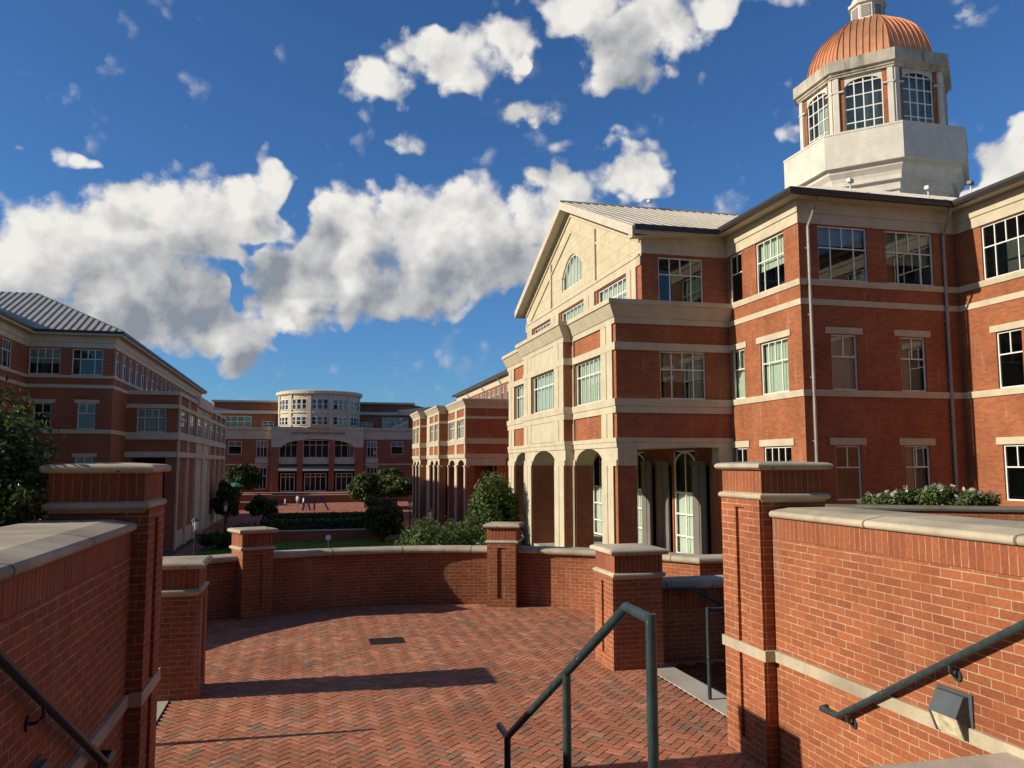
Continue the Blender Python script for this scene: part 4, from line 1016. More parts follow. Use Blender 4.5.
for i in range(8): g.stack(O1, [(-.02 - .88 * (1 - cos(RAD(i * 10))), zt_ + 1.26 + .75 * sin(RAD(i * 10))), (-.02 - .88 * (1 - cos(RAD(i * 10 + 10))), zt_ + 1.26 + .75 * sin(RAD(i * 10 + 10)))], cap0=False, cap1=(i == 7))
ln = g.build('lantern', DRUM, cu)
g = MB()
for k in range(8):
    a = RAD(45 * k); n = Vector((cos(a), sin(a))); tt = Vector((-n.y, n.x)); apo = .95 * k_
    def q(u, d, z): return (CUX + n.x * (apo + d) + tt.x * u, CUY + n.y * (apo + d) + tt.y * u, z)
    g.poly([q(-.25, .012, zt_ + .18), q(.25, .012, zt_ + .18), q(.25, .012, zt_ + .88), q(-.25, .012, zt_ + .88)], 1)
    for i in range(7):
        z = zt_ + .2 + i * .1
        g.hexa([q(-.25, .012, z), q(.25, .012, z), q(.25, .04, z - .02), q(-.25, .04, z - .02)], [q(-.25, .012, z + .07), q(.25, .012, z + .07), q(.25, .045, z + .02), q(-.25, .045, z + .02)], 0)
g.build('louvres', [plain('louvre_grey', (.35, .34, .31), .6), INSIDE], cu)
g = MB(); g.tube([(CUX, CUY, zt_ + 1.9), (CUX, CUY, zt_ + 3.0)], [.12, .02], 8); g.build('finial', DRUM, cu)
# --- little devices on the roofs
def roofcam(x, y, z, lb, dark=False):
    t = thing('roof_camera', lb, 'roof camera', (x, y, z), 'small cameras and lights on the hall roof')
    g = MB(); g.tube([(x, y, z - .25), (x, y, z + .36)], .03, 8); g.tube([(x, y, z + .36), (x - .06, y - .04, z + .42)], .02, 6); g.build('stem', CAMP, t)
    g = MB(); g.stack(rrect(x - .05, y - .05, .30, .17, RAD(25)), [(-.02, z + .36), (.0, z + .38), (.0, z + .50), (-.03, z + .53)]); g.build('head', GUTTER if dark else CAMP, t)
roofcam(18.7, 42.15, rz(42.15), 'small white device standing on the pediment roof slope')
roofcam(20.7, 27.3, ZE + .42, 'small pale roof device nearest the left edge of the cupola base')
roofcam(24.0, 26.9, ZE + .25, 'small pale roof device above the right downspout')
roofcam(25.3, 26.1, ZE + .3, 'small dark roof device above the sunlit right wing gutter', True)

# ================================================================== SECOND ARCADED BLOCK, BEYOND THE HALL
blk = thing('brick_arcade_block', 'smaller brick block with arches and stone cornice, between the portico and the far rotunda building', 'building', (15, 82, QZ))
G1, G2, G3 = Face('-X', 16.4), Face('-X', 15.3), Face('-X', 14.4)
GS = Face('-Y', 86.285)
segs = [(G1, 86.3, 97.5, [(87.1, 91.3), (92.9, 97.0)]), (G2, 97.5, 108.0, [(98.3, 101.0), (102.0, 105.1)]), (G3, 108.0, 115.5, [(108.9, 111.4), (112.3, 114.8)]), (G2, 115.5, 119.0, [(116.1, 118.3)])]
g = MB()
for fc, w0, w1, ars in segs:
    cuts = [w0] + [x for a in ars for x in a] + [w1]
    mids = [w0] + [(ars[i][1] + ars[i + 1][0]) / 2 for i in range(len(ars) - 1)] + [w1]
    for i, (a0, a1) in enumerate(ars):
        s_ = MB(); fc.arch(s_, mids[i], mids[i + 1], 2.05, 3.05, a0, a1, .80, .8, 0, 12); s_.build('arch', STONE, blk)
    for p0, p1 in zip(cuts[0::2], cuts[1::2]):
        px = MB(); s_ = MB(); fc.box(g, p0, p1, -.8, 0, QZ, 2.05); fc.box(px, p0 + .08, p1 - .08, -.01, .10, QZ, 2.02); fc.box(s_, p0 - .02, p1 + .02, -.4, .14, 2.03, 2.28)
        for za, zb in ((3.5, 4.55), (5.2, 7.25), (7.55, 8.40)): fc.box(px, p0 + .12, p1 - .12, -.01, .09, za, zb)
        px.build('pilaster', STONE, blk); s_.build('capital', STONE, blk)
    hs = [(a0 + .1, a1 - .1, 5.2, 7.24) for a0, a1 in ars]
    fc.wall(g, w0, w1, 3.05, 8.42, hs)
    for a, b, c, d in hs: window(blk, fc, a, b, c, d, 4, (1, 1, 1, 1), .66, blind_or_sun_patch=.999, fr=.08)
    # shaded passage behind the arches
    fc.box(g, w0 + .1, w1 - .1, -3.2, -3.0, QZ, 3.05)
PB = [(15.3, 119.0), (15.3, 115.5), (14.4, 115.5), (14.4, 108.0), (15.3, 108.0), (15.3, 97.5), (16.4, 97.5), (16.4, 86.3), (21.6, 86.3)]
for (x0, x1, yy) in ((14.4, 15.3, 115.5), (14.4, 15.3, 108.0), (15.3, 16.4, 97.5)): g.poly([(x0, yy, 2.06), (x1, yy, 2.06), (x1, yy, 8.42), (x0, yy, 8.42)])
GS.wall(g, 16.4, 21.6, QZ, 8.42, [(17.3, 19.8, QZ + .01, 2.2)], reveal=1.2); GS.box(g, 17.2, 19.9, -1.4, -1.25, QZ, 2.3)
g.poly([(15.3, 119, QZ), (21.6, 119, QZ), (21.6, 119, 8.4), (15.3, 119, 8.4)])
g.build('wall', HBRICK, blk)
g = MB(); g.sweep(PB, [(-.02, 3.06), (.12, 3.06), (.16, 3.5), (-.02, 3.5)]); g.sweep(PB, [(-.02, 4.56), (.12, 4.56), (.18, 5.17), (-.02, 5.17)]); g.sweep(PB, [(-.02, 7.26), (.1, 7.26), (.1, 7.55), (-.02, 7.55)])
GS.box(g, 16.5, 20.8, 0, .05, 2.25, 3.05)
g.build('stone_bands', STONE, blk)
g = MB(); g.sweep(PB, [(-.02, 8.41), (.09, 8.41), (.12, 8.7), (.42, 9.2), (.48, 9.22), (.48, 9.42), (-.02, 9.42)])
g.build('cornice', STONE, blk)
g = MB()
for xa, ya, yb in ((16.45, 86.35, 97.45), (15.35, 97.5, 107.95), (14.45, 108.05, 115.45), (15.35, 115.5, 118.95)): g.box(xa, 21.7, ya, yb, 9.33, 9.38)
g.build('flat_roof', ROOFD, blk)
GU = Face('-X', 21.6); hu = [(53.7 + 2.45 * k, 55.2 + 2.45 * k, 9.45, 11.4) for k in range(27)]
g = MB(); GU.wall(g, 53.0, 121, QZ, 11.6, hu); g.poly([(21.6, 121, QZ), (40, 121, QZ), (40, 121, 12.5), (21.6, 121, 12.5)]); g.build('upper_wall', HBRICK, blk)
for a, b, c, d in hu: window(blk, GU, a, b, c, d, 3, (1, 1, 1), .6, blind_or_sun_patch=.4, fr=.07)
g = MB(); GU.box(g, 53, 121, -.01, .08, 11.6, 12.5); GU.box(g, 53, 121, -.01, .07, 9.2, 9.42); GU.box(g, 53, 121, -.01, .05, 8.43, 8.66); g.build('frieze', STONE, blk)
g = MB(); seam_roof(g, [(20.95, 52, 12.65), (20.95, 121.5, 12.65), (27.5, 121.5, 15.4), (27.5, 52, 15.4)], (20.95, 52, 12.65), (20.95, 121.5, 12.65), .7)
g.poly([(20.95, 52, 12.5), (20.95, 121.5, 12.5), (21.7, 121.5, 12.5), (21.7, 52, 12.5)]); g.box(27.5, 40, 52, 121.5, 15.3, 15.4); g.build('roof', ROOF, blk)
g = MB(); g.box(20.86, 20.98, 52, 121.5, 12.48, 12.7); g.build('gutter', GUTTER, blk)
for yy in (91.5, 101.0, 111.0):
    g = MB(); g.tube([(20.9, yy, 12.5), (21.5, yy, 11.6), (21.5, yy, 9.4)], .07, 8); g.build('downspout', SPOUT, blk)

# ================================================================== BRICK BUILDING ON THE LEFT
lb = thing('brick_building', 'long shaded brick building with seamed metal roof and stone colonnade, on the left', 'building', (-15, 90, QZ))
LF = Face('-Y', 70.0); LX = Face('+X', -15.13); LP = Face('-Y', 75.35); LC = Face('+X', -11.0); LW = Face('+X', -21.35)
hF3 = [(-18.15, -15.93, 9.45, 11.5), (-21.2, -18.98, 9.45, 11.5)]; hF2 = [(-17.58, -16.32, 5.2, 7.2), (-20.7, -19.45, 5.2, 7.2)]; hF1 = [(-17.58, -16.32, .9, 3.0), (-20.7, -19.45, .9, 3.0)]
hX = [(70.55 + 2.62 * k, 72.05 + 2.62 * k, 9.45, 11.5) for k in range(20)]
g = MB()
LF.wall(g, -21.35, -15.13, QZ, 11.6, hF3 + hF2 + hF1); LX.wall(g, 70.0, 124.0, QZ, 11.6, hX)
LW.wall(g, 55, 70.0, QZ, 11.6, [(64.5, 66.7, 9.45, 11.5)]); g.poly([(-40, 124, QZ), (-15.13, 124, QZ), (-15.13, 124, 11.6), (-40, 124, 11.6)])
g.poly([(-45, 55, QZ), (-21.35, 55, QZ), (-21.35, 55, 11.6), (-45, 55, 11.6)])
g.build('wall', FBRICK, lb)
PL = [(-21.35, 55), (-21.35, 70.0), (-15.13, 70.0), (-15.13, 124)]
g = MB()
for z0, z1, o in ((9.2, 9.42, .07), (8.42, 8.68, .05), (4.85, 5.17, .07)): g.sweep(PL, [(-.02, z0), (o, z0), (o, z1), (-.02, z1)])
for a, b, c, d in hF2 + hF1: LF.box(g, a - .25, b + .25, -.01, .06, d + .02, d + .30)
g.build('stone_bands', FSTONE, lb)
g = MB(); g.sweep(PL, [(-.02, 11.6), (.06, 11.6), (.06, 12.0), (.12, 12.02), (.12, 12.55), (-.02, 12.55)]); g.build('frieze', FSTONE, lb)
PE2 = [(-20.7, 54.4), (-20.7, 69.35), (-14.48, 69.35), (-14.48, 124.6)]
g = MB()
g.sweep(PE2, [(-.7, 12.54), (.0, 12.54), (.0, 12.80), (-.04, 12.80), (-.04, 12.58), (-.7, 12.58)], closed=True); g.build('eaves', SOFFIT, lb)
g = MB(); g.sweep(PE2, [(.002, 12.70), (.13, 12.72), (.13, 12.90), (.002, 12.90)]); g.build('gutter', GUTTER, lb)
ZL = 12.9; g = MB(); R_ = 9.0; TL = .50
seam_roof(g, [(-14.40, 69.27, ZL), (-14.40, 124.6, ZL), (-14.40 - R_, 124.6, ZL + R_ * TL), (-14.40 - R_, 69.27 + R_, ZL + R_ * TL)], (-14.40, 69.27, ZL), (-14.40, 124.6, ZL), .55, .07)
seam_roof(g, [(-14.40, 69.27, ZL), (-20.62, 69.27, ZL), (-20.62 - R_, 69.27 + R_, ZL + R_ * TL), (-14.40 - R_, 69.27 + R_, ZL + R_ * TL)], (-20.62, 69.27, ZL), (-14.40, 69.27, ZL), .55, .07)
seam_roof(g, [(-20.62, 69.27, ZL), (-20.62, 54.3, ZL), (-20.62 - R_, 54.3, ZL + R_ * TL), (-20.62 - R_, 69.27 + R_, ZL + R_ * TL)], (-20.62, 54.3, ZL), (-20.62, 69.27, ZL), .55, .07)
g.poly([(-14.40 - R_, 69.27 + R_, ZL + R_ * TL), (-14.40 - R_, 124.6, ZL + R_ * TL), (-50, 124.6, ZL + R_ * TL), (-50, 69.27 + R_, ZL + R_ * TL)])
g.build('roof', ROOF, lb)
for i, (a, b, c, d) in enumerate(hF3): window(lb, LF, a, b, c, d, 4, (1, 2, 1), .62, blind_or_sun_patch=(.0, .55)[i], bm=0, fr=.07)
for a, b, c, d in hF2 + hF1: window(lb, LF, a, b, c, d, 2, (1,), .62, fr=.07)
for a, b, c, d in hX: window(lb, LX, a, b, c, d, 2, (1,), .62, fr=.08)
window(lb, LW, 64.5, 66.7, 9.45, 11.5, 4, (1, 2, 1), .62, fr=.07)
# colonnade
g = MB(); px = MB(); s_ = MB(); pitch = 5.757; nb = 7; Y0, Y1 = 75.35, 116.5
for k in range(nb + 1):
    yc = 75.9 + pitch * k
    p_ = MB(); LC.box(p_, yc - .30, yc + .30, -.3, .10, QZ, 8.42); LC.box(p_, yc - .36, yc + .36, -.3, .15, 2.35, 2.62); p_.build('column', FSTONE, lb)
hc = []
for k in range(nb):
    a, b = 75.9 + pitch * k + .30, 75.9 + pitch * (k + 1) - .30
    mid = k in (2, 3); g = MB(); px = MB()
    LC.box(px if mid else g, a, b, -.6, -.16 if not mid else -.10, QZ, 3.3)
    if not mid: LC.box(px, a, b, -.3, -.10, QZ, -3.4)
    hc.append((a + .35, b - .35, 5.18, 7.2)); 
    (px if mid else g).poly([LC.p(a, -.05, 3.52), LC.p(b, -.05, 3.52), LC.p(b, -.05, 4.56), LC.p(a, -.05, 4.56)])
    LC.wall(g if not mid else px, a, b, 5.17, 7.25, [hc[-1]]); (px if mid else g).poly([LC.p(a, -.05, 7.6), LC.p(b, -.05, 7.6), LC.p(b, -.05, 8.4), LC.p(a, -.05, 8.4)])
    if g.f: g.build('bay_wall', FBRICK, lb)
    px.build('bay_stone', FSTONE, lb)
g2 = MB(); LP.wall(g2, -15.13, -11.0, 3.3, 8.42, [(-14.27, -11.95, 5.18, 7.2)]); LP.wall(g2, -15.13, -11.0, QZ, 3.3, [(-14.6, -11.9, QZ + .01, 3.0)], reveal=2.0)
g2.build('end_wall', FBRICK, lb)
PC = [(-15.13, 75.35), (-11.0, 75.35), (-11.0, 116.6), (-15.13, 116.6)]
for z0, z1, o in ((3.05, 3.52, .13), (4.56, 5.17, .15), (7.25, 7.6, .13)): s_.sweep(PC, [(-.02, z0), (o, z0), (o, z1), (-.02, z1)])
s_.sweep(PC, [(-.02, 8.41), (.14, 8.41), (.14, 8.75), (-.02, 8.75)])
s_.box(-11.2, -10.7, 75.9 + pitch * 2 - .4, 75.9 + pitch * 4 + .4, 8.2, 9.3)
s_.build('colonnade_bands', FSTONE, lb)
g = MB(); g.box(-15.1, -11.05, 75.4, 116.5, 8.70, 8.74); g.build('colonnade_roof', ROOFD, lb)
for a, b, c, d in hc: window(lb, LC, a, b, c, d, 4, (1, 1, 1, 1), .62, fr=.08, blind_or_sun_patch=.6)
window(lb, LP, -14.27, -11.95, 5.18, 7.2, 4, (1, 2, 1), .62, fr=.07, blind_or_sun_patch=.999)

# ================================================================== FAR BUILDING CLOSING THE QUAD
fb_ = thing('rotunda_building', 'distant brick building with pale curved rotunda and arched entrance closing the quad', 'building', (1.6, 150, -2.25))
FY = Face('-Y', 146.0); FP = Face('-Y', 145.0); FB2 = Face('-Y', 150.0); FB3 = Face('-Y', 154.0)
ZF = -2.25; CXF = 1.6
g = MB(); s_ = MB()
hf = []
for sx in (-1, 1):
    for a, b, c, d in ((8.4, 10.2, 3.6, 6.5), (12.6, 14.8, 4.1, 6.4), (8.4, 10.2, -1.8, 1.9), (16.6, 18.4, 4.1, 6.4), (16.6, 18.2, -.5, 1.5)):
        x0, x1 = sorted((CXF + sx * a, CXF + sx * b)); hf.append((x0, x1, c, d))
FY.wall(g, -24, CXF - 7.7, ZF, 6.75, [h for h in hf if h[1] < CXF]); FY.wall(g, CXF + 7.7, 27, ZF, 6.75, [h for h in hf if h[0] > CXF])
for a, b, c, d in hf: window(fb_, FY, a, b, c, d, 2 if d - c < 2.6 else 3, (1,) if d - c < 2.6 else (1, 1, 1), .62, fr=.10, blind_or_sun_patch=.35 if c > 3 else 0)
FB2.wall(g, -24, 27, 8.7, 11.3, [(-14.5, -9.8, 9.0, 10.9), (-8.0, -6.0, 9.0, 10.0), (13.0, 17.7, 9.0, 10.9), (9.2, 11.2, 9.0, 10.0)])
for a, b, c, d in ((-14.5, -9.8, 9.0, 10.9), (13.0, 17.7, 9.0, 10.9)): window(fb_, FB2, a, b, c, d, 4, (1, 1, 1, 1), .5, fr=.10, blind_or_sun_patch=.9)
for a, b in ((-8.0, -6.0), (9.2, 11.2)): window(fb_, FB2, a, b, 9.0, 10.0, 2, (1, 1), .5, fr=.10)
FB3.wall(g, -16.5, 19, 11.3, 13.6); g.poly([(-16.5, 154, 11.3), (-22, 165, 11.3), (-22, 165, 13.6), (-16.5, 154, 13.6)]); g.poly([(19, 154, 11.3), (24, 165, 11.3), (24, 165, 13.6), (19, 154, 13.6)])
for sx in (-1, 1):      # ends of the building turn back
    xe = CXF + sx * 24.5; g.poly([(xe, 146, ZF), (xe, 190, ZF), (xe, 190, 8.7), (xe, 146, 8.7)])
# entrance columns
for x0 in (-6.3, -1.85, 3.45, 7.9):
    FP.box(g, x0, x0 + (1.45 if x0 in (-6.3, 7.9) else .95), -.86, -.04 if x0 not in (-6.3, 7.9) else .04, ZF, 5.34 if x0 in (-6.3, 7.9) else 6.9)
g.build('wall', FBRICK, fb_)
FY.box(s_, -24, CXF - 7.75, -.3, .12, 6.76, 8.35); FY.box(s_, CXF + 7.75, 27, -.3, .12, 6.76, 8.35)
FY.box(s_, -24, CXF - 7.75, -4.0, .45, 8.36, 8.75); FY.box(s_, CXF + 7.75, 27, -4.0, .45, 8.36, 8.75)
FY.box(s_, -24, CXF - 7.75, -.1, .07, 2.3, 2.5); FY.box(s_, CXF + 7.75, 27, -.1, .07, 2.3, 2.5)
for sx in (-1, 1):
    a, b = sorted((CXF + sx * 8.2, CXF + sx * 10.4)); FY.box(s_, a, b, -.1, .09, 2.6, 3.5); FY.box(s_, a, b, -.1, .095, 1.95, 2.2)
    for xx in (11.6, 15.6): a, b = sorted((CXF + sx * xx, CXF + sx * (xx + .5))); FY.box(s_, a, b, -.1, .2, 6.8, 8.3)
FB2.box(s_, -24, 27, -5, .5, 11.31, 11.85); FB3.box(s_, -16.9, 19.4, -6, .4, 13.61, 13.95)
# portal with a flat arch and its fascia
FP.arch(s_, CXF - 7.75, CXF + 7.75, 5.35, 8.3, CXF - 6.0, CXF + 6.0, 1.4, .9, 0, 20); FP.box(s_, CXF - 7.9, CXF + 7.9, -.95, .14, 8.31, 8.85)
FP.box(s_, CXF - 7.8, CXF + 7.8, -.1, .07, 7.15, 7.3)
for sx in (-1, 1): s_.poly([(CXF + sx * 7.75, 145, ZF), (CXF + sx * 7.75, 146, ZF), (CXF + sx * 7.75, 146, 8.3), (CXF + sx * 7.75, 145, 8.3)])
for a, b in ((-4.85, -1.85), (-.9, 3.45), (4.4, 7.9)): FY.box(s_, a, b, -.2, .6, 2.45, 3.55)
s_.build('stonework', FSTONE, fb_)
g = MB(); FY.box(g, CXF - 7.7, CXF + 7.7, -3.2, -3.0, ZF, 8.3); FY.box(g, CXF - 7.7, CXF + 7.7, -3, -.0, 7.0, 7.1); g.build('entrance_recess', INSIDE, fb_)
for a, b in ((-4.85, -1.85), (-.9, 3.45), (4.4, 7.9)):
    n_ = 3 if b - a < 3.6 else 4
    window(fb_, FY, a, b, 3.55, 6.6, n_, (1,) * n_, .72, depth=.0, fr=.10)
    window(fb_, FY, a + .3, b - .3, ZF + .02, .9, n_, (1,) * n_, .80, depth=.0, fr=.16, name='door')
    g = MB(); g.hexa([FY.p(a, .3, 1.55), FY.p(b, .3, 1.55), FY.p(b, 1.9, 1.25), FY.p(a, 1.9, 1.25)], [FY.p(a, .3, 2.2), FY.p(b, .3, 2.2), FY.p(b, 1.9, 1.35), FY.p(a, 1.9, 1.35)]); g.build('canopy', plain('smoked_canopy', (.20, .19, .17), .5) if a < -3 else bpy.data.materials['smoked_canopy'], fb_)
# rotunda drum
RX, RY, RR_ = 1.8, 151.5, 7.25
g = MB(); nseg = 40
circ = [(RX + RR_ * cos(-pi + pi * k / nseg), RY + RR_ * sin(-pi + pi * k / nseg)) for k in range(nseg + 1)]
def ring(r, z0, z1, mb, a0=-pi, a1=0, n=40):
    for k in range(n):
        a, b = a0 + (a1 - a0) * k / n, a0 + (a1 - a0) * (k + 1) / n
        mb.poly([(RX + r * cos(a), RY + r * sin(a), z0), (RX + r * cos(b), RY + r * sin(b), z0), (RX + r * cos(b), RY + r * sin(b), z1), (RX + r * cos(a), RY + r * sin(a), z1)])
full = [(RX + 7.1 * cos(2 * pi * k / 48), RY + 7.1 * sin(2 * pi * k / 48)) for k in range(48)]
g.stack(full, [(.1, 8.7), (.1, 14.3), (.45, 14.55), (.45, 14.6), (.55, 14.62), (.55, 15.1), (.1, 15.25)])
g.stack(full, [(.1, 11.25), (.28, 11.27), (.28, 11.5), (.1, 11.52)], cap0=False, cap1=False)
for k in range(6):
    a = RAD(-162 + 28.8 * k); n = Vector((cos(a), sin(a))); tt = Vector((-n.y, n.x))
    q = [Vector((RX, RY)) + n * r + tt * u for r, u in ((7.1, -.32), (7.1, .32), (7.38, .32), (7.38, -.32))]
    g.hexa([(p.x, p.y, 8.8) for p in q], [(p.x, p.y, 14.4) for p in q])
g.build('rotunda', FSTONE, fb_)
for zc, hh in ((9.2, 1.45), (11.85, 1.85)):
    for k in range(5):
        for j in (-1, 0, 1):
            a = RAD(-147.6 + 28.8 * k + j * 7.6); n = Vector((cos(a), sin(a)))
            tt = Vector((-n.y, n.x)); w = .92 if j == 0 else .84
            p = Vector((RX, RY)) + n * 7.29 - tt * (w / 2)
            rot = atan2(tt.y, tt.x)
            window(fb_, ((p.x, p.y, zc), rot), 0, w, zc, zc + hh, 1, (1,), .5, depth=.0, fr=.09, deep=.06, blind_or_sun_patch=0)
g = MB(); g.hexa([(-21, 150.5, 11.86), (-9, 150.5, 11.86), (-9, 153.9, 11.86), (-21, 153.9, 11.86)], [(-21, 153.2, 13.3), (-12, 153.2, 12.0), (-12, 153.9, 12.0), (-21, 153.9, 13.3)])
g.hexa([(12, 150.5, 11.86), (25, 150.5, 11.86), (25, 153.9, 11.86), (12, 153.9, 11.86)], [(15, 153.2, 12.0), (25, 153.2, 13.5), (25, 153.9, 13.5), (15, 153.9, 12.0)])
g.box(-26, 28, 150.1, 190, 11.8, 11.855); g.build('low_roofs', ROOFD, fb_)
def text(name, body, size, loc, parent, mat_, ext=.02, rotx=pi / 2, kind='CENTER'):
    cu_ = bpy.data.curves.new(name, 'FONT'); cu_.body = body; cu_.size = size; cu_.extrude = ext; cu_.align_x = kind; cu_.align_y = 'CENTER'
    cu_.materials.append(mat_); to = bpy.data.objects.new('t', cu_); col.objects.link(to)
    me = bpy.data.meshes.new_from_object(to); bpy.data.objects.remove(to); o = bpy.data.objects.new(name, me); col.objects.link(o)
    o.parent = parent; o.location = Vector(loc) - LOC_OF(parent); o.rotation_euler = (rotx, 0, 0)
    return o
text('lettering', 'POPP MARTIN STUDENT UNION', .62, (CXF, 144.92, 7.72), fb_, plain('bronze_letters', (.10, .075, .055), .5))

# ================================================================== BUILDING ADDED BEHIND THE VIEWPOINT (cuts sky light on shaded faces, mirrored in windows)
bb = thing('added_rear_building', 'unseen brick building added behind the viewpoint to darken shaded faces, mirrored in hall windows', 'building', (8, -14, 0))
BY = Face('+Y', -11.0); hb_ = [(-30 + 4.2 * k, -27.8 + 4.2 * k, z, z + 2.1) for k in range(19) for z in (1.4, 5.6, 9.8)]
g = MB(); BY.wall(g, -34, 56, -.4, 13.2, hb_, reveal=.2)
g.poly([(-34, -11, -.4), (-34, -30, -.4), (-34, -30, 13.2), (-34, -11, 13.2)]); g.poly([(56, -11, -.4), (56, -30, -.4), (56, -30, 13.2), (56, -11, 13.2)])
g.build('wall', FBRICK, bb)
g = MB()
for a, b, c, d in hb_: BY.box(g, a, b, -.25, -.2, c, d)
w_ = g.build('windows', plain('dull_window', (.06, .07, .07), .25), bb); w_['kind'] = 'stuff'
g = MB(); BY.box(g, -34.3, 56.3, -19, .6, 13.2, 14.0); g.build('roof', ROOFD, bb)
g = MB()
for z in (.9, 5.1, 9.3, 12.6): BY.box(g, -34, 56, -.01, .06, z, z + .3)
g.build('stone_bands', FSTONE, bb)

# ================================================================== TERRACED QUAD
def seatwall(lbl, x0, x1, y, z0, z1, grp_):
    t = thing('seat_wall', lbl, 'wall', ((x0 + x1) / 2, y, z0), grp_)
    g = MB(); g.box(x0, x1, y - .2, y + .2, z0 - .1, z1 - .12); g.build('wall', FBRICK, t)
    g = MB(); g.stack(rect(x0 - .05, x1 + .05, y - .22, y + .22), [(.0, z1 - .12), (.04, z1 - .09), (.04, z1 - .03), (.0, z1)]); g.build('coping', FSTONE, t)
GSW = 'stone-topped brick walls stepping up the quad'
seatwall('lowest stone-topped brick wall directly behind the lawn', -4.6, 7.4, 82.0, QZ, -3.88, GSW)
seatwall('second stone-topped brick wall, between the two dark hedges', -4.2, 6.2, 90.2, QZ, -3.40, GSW)
seatwall('long brick wall behind the people and violet letters', -8, 9.5, 136.2, -3.9, -2.45, GSW)
seatwall('sunlit low brick wall under the green umbrella', -13.2, -5.4, 132.5, -4.1, -2.15, GSW)
seatwall('shorter sunlit low brick wall left of the people', -11.8, -6.0, 128.0, -4.4, -3.1, GSW)

# ================================================================== PLANTS
def leaf_cloud(mb, clumps, n, size, rnd, asp=.5, shell=.45, mi=0):
    tot = sum(c[3] * c[4] * c[5] for c in clumps) ** 1.0
    ws = [(c[3] * c[4] * c[5]) ** .667 for c in clumps]; sw = sum(ws)
    for c, w in zip(clumps, ws):
        shade = rnd.uniform(-.22, .22)
        for k in range(int(n * w / sw)):
            while True:
                v = Vector((rnd.uniform(-1, 1), rnd.uniform(-1, 1), rnd.uniform(-1, 1)))
                if .05 < v.length <= 1: break
            v = v.normalized() * (shell + (1 - shell) * rnd.random() ** .6) * rnd.uniform(.82, 1.12)
            p = Vector((c[0] + v.x * c[3], c[1] + v.y * c[4], c[2] + v.z * c[5]))
            nrm = (v.normalized() * .9 + Vector((rnd.gauss(0, .6), rnd.gauss(0, .6), rnd.gauss(.25, .6)))).normalized()
            a = nrm.cross(Vector((rnd.gauss(0, 1), rnd.gauss(0, 1), rnd.gauss(0, 1)))).normalized(); b = nrm.cross(a)
            s = size * rnd.uniform(.7, 1.35); w2 = s * asp
            tip = p + a * s + nrm * (-.12 * s); mid = nrm * (.10 * s)
            t = min(.99, max(.01, .5 + shade + rnd.gauss(0, .22)))
            if abs(t - .5) < .001: t = .51
            mb.poly([p - a * s * .6, p + b * w2 + mid, tip, p - b * w2 + mid], mi, tint=t)
def clumps_in(cx, cy, cz, rx, ry, rz, n, rnd, r0=.30, r1=.5, flat=.8):
    out = []
    for k in range(n):
        u = rnd.uniform(0, 2 * pi); zz = rnd.uniform(-.85, 1); rr_ = sqrt(max(0, 1 - zz * zz)); f = rnd.uniform(.45, .82)
        s = rnd.uniform(r0, r1)
        out.append((cx + rx * rr_ * cos(u) * f, cy + ry * rr_ * sin(u) * f, cz + rz * zz * f, rx * s, ry * s, rz * s * flat))
    return out
def trunk_mesh(x, y, z0, zc, r, crowns, rnd):
    g = MB(); g.tube([(x, y, z0 - .2), (x + rnd.uniform(-.08, .08), y, z0 + (zc - z0) * .5), (x, y, zc)], [r * 1.25, r, r * .7], 8)
    for c in crowns[:7]:
        m_ = ((x + c[0]) / 2 + rnd.uniform(-.1, .1), (y + c[1]) / 2, (zc + c[2]) / 2 + .05)
        g.tube([(x, y, zc - .1 * abs(zc - z0)), m_, (c[0], c[1], c[2])], [r * .55, r * .38, r * .14], 6)
    return g
def tree(name, label, cat, x, y, z0, z1, rx, rz, nleaf, size, mat_, group=None, seed=1, ncl=26, tr=.10, ry=None, asp=.5, r0=.3, r1=.5):
    rnd = random.Random(seed); ry = ry or rx; cz = z1 - rz
    t = thing(name, label, cat, (x, y, z0), group)
    cl = clumps_in(x, y, cz, rx, ry, rz, ncl, rnd, r0, r1)
    g = MB(); leaf_cloud(g, cl, nleaf, size, rnd, asp); g.build('crown', mat_, t)
    trunk_mesh(x, y, z0, cz - rz * .35, tr, cl, rnd).build('trunk', BARK, t)
    return t
def shrub(name, label, cat, x, y, z0, rx, ry, h, nleaf, size, mat_, group=None, seed=1, ncl=14, flowers=0, fmat=None, asp=.5):
    rnd = random.Random(seed); t = thing(name, label, cat, (x, y, z0), group)
    cl = [(x + rnd.uniform(-.7, .7) * rx, y + rnd.uniform(-.7, .7) * ry, z0 + h * rnd.uniform(.25, .68), rx * rnd.uniform(.3, .5), ry * rnd.uniform(.3, .5), h * rnd.uniform(.24, .36)) for k in range(ncl)]
    g = MB(); leaf_cloud(g, cl, nleaf, size, rnd, asp); g.build('foliage', mat_, t)
    g = MB()
    for c in cl[:8]: g.tube([(x + (c[0] - x) * .2, y + (c[1] - y) * .2, z0 - .05), (c[0], c[1], c[2])], [.03, .012], 5)
    g.build('stem', BARK, t)
    if flowers:
        g = MB()
        for k in range(flowers):
            c = rnd.choice(cl); u = rnd.uniform(0, 2 * pi); e = rnd.uniform(.1, 1.2)
            p = Vector((c[0] + c[3] * cos(u) * cos(e) * 1.08, c[1] + c[4] * sin(u) * cos(e) * 1.08, c[2] + c[5] * sin(e) * 1.12))
            for j in range(6):
                d = Vector((rnd.gauss(0, 1), rnd.gauss(0, 1), rnd.gauss(.2, .7))).normalized(); b = d.cross(Vector((0, .3, 1))).normalized() * .045
                tp = rnd.random() * .9 + .05
                g.poly([p, p + d * .05 + b, p + d * .10, p + d * .05 - b], 0, tint=tp)
        g.build('blossoms', fmat or PETAL, t)
    return t
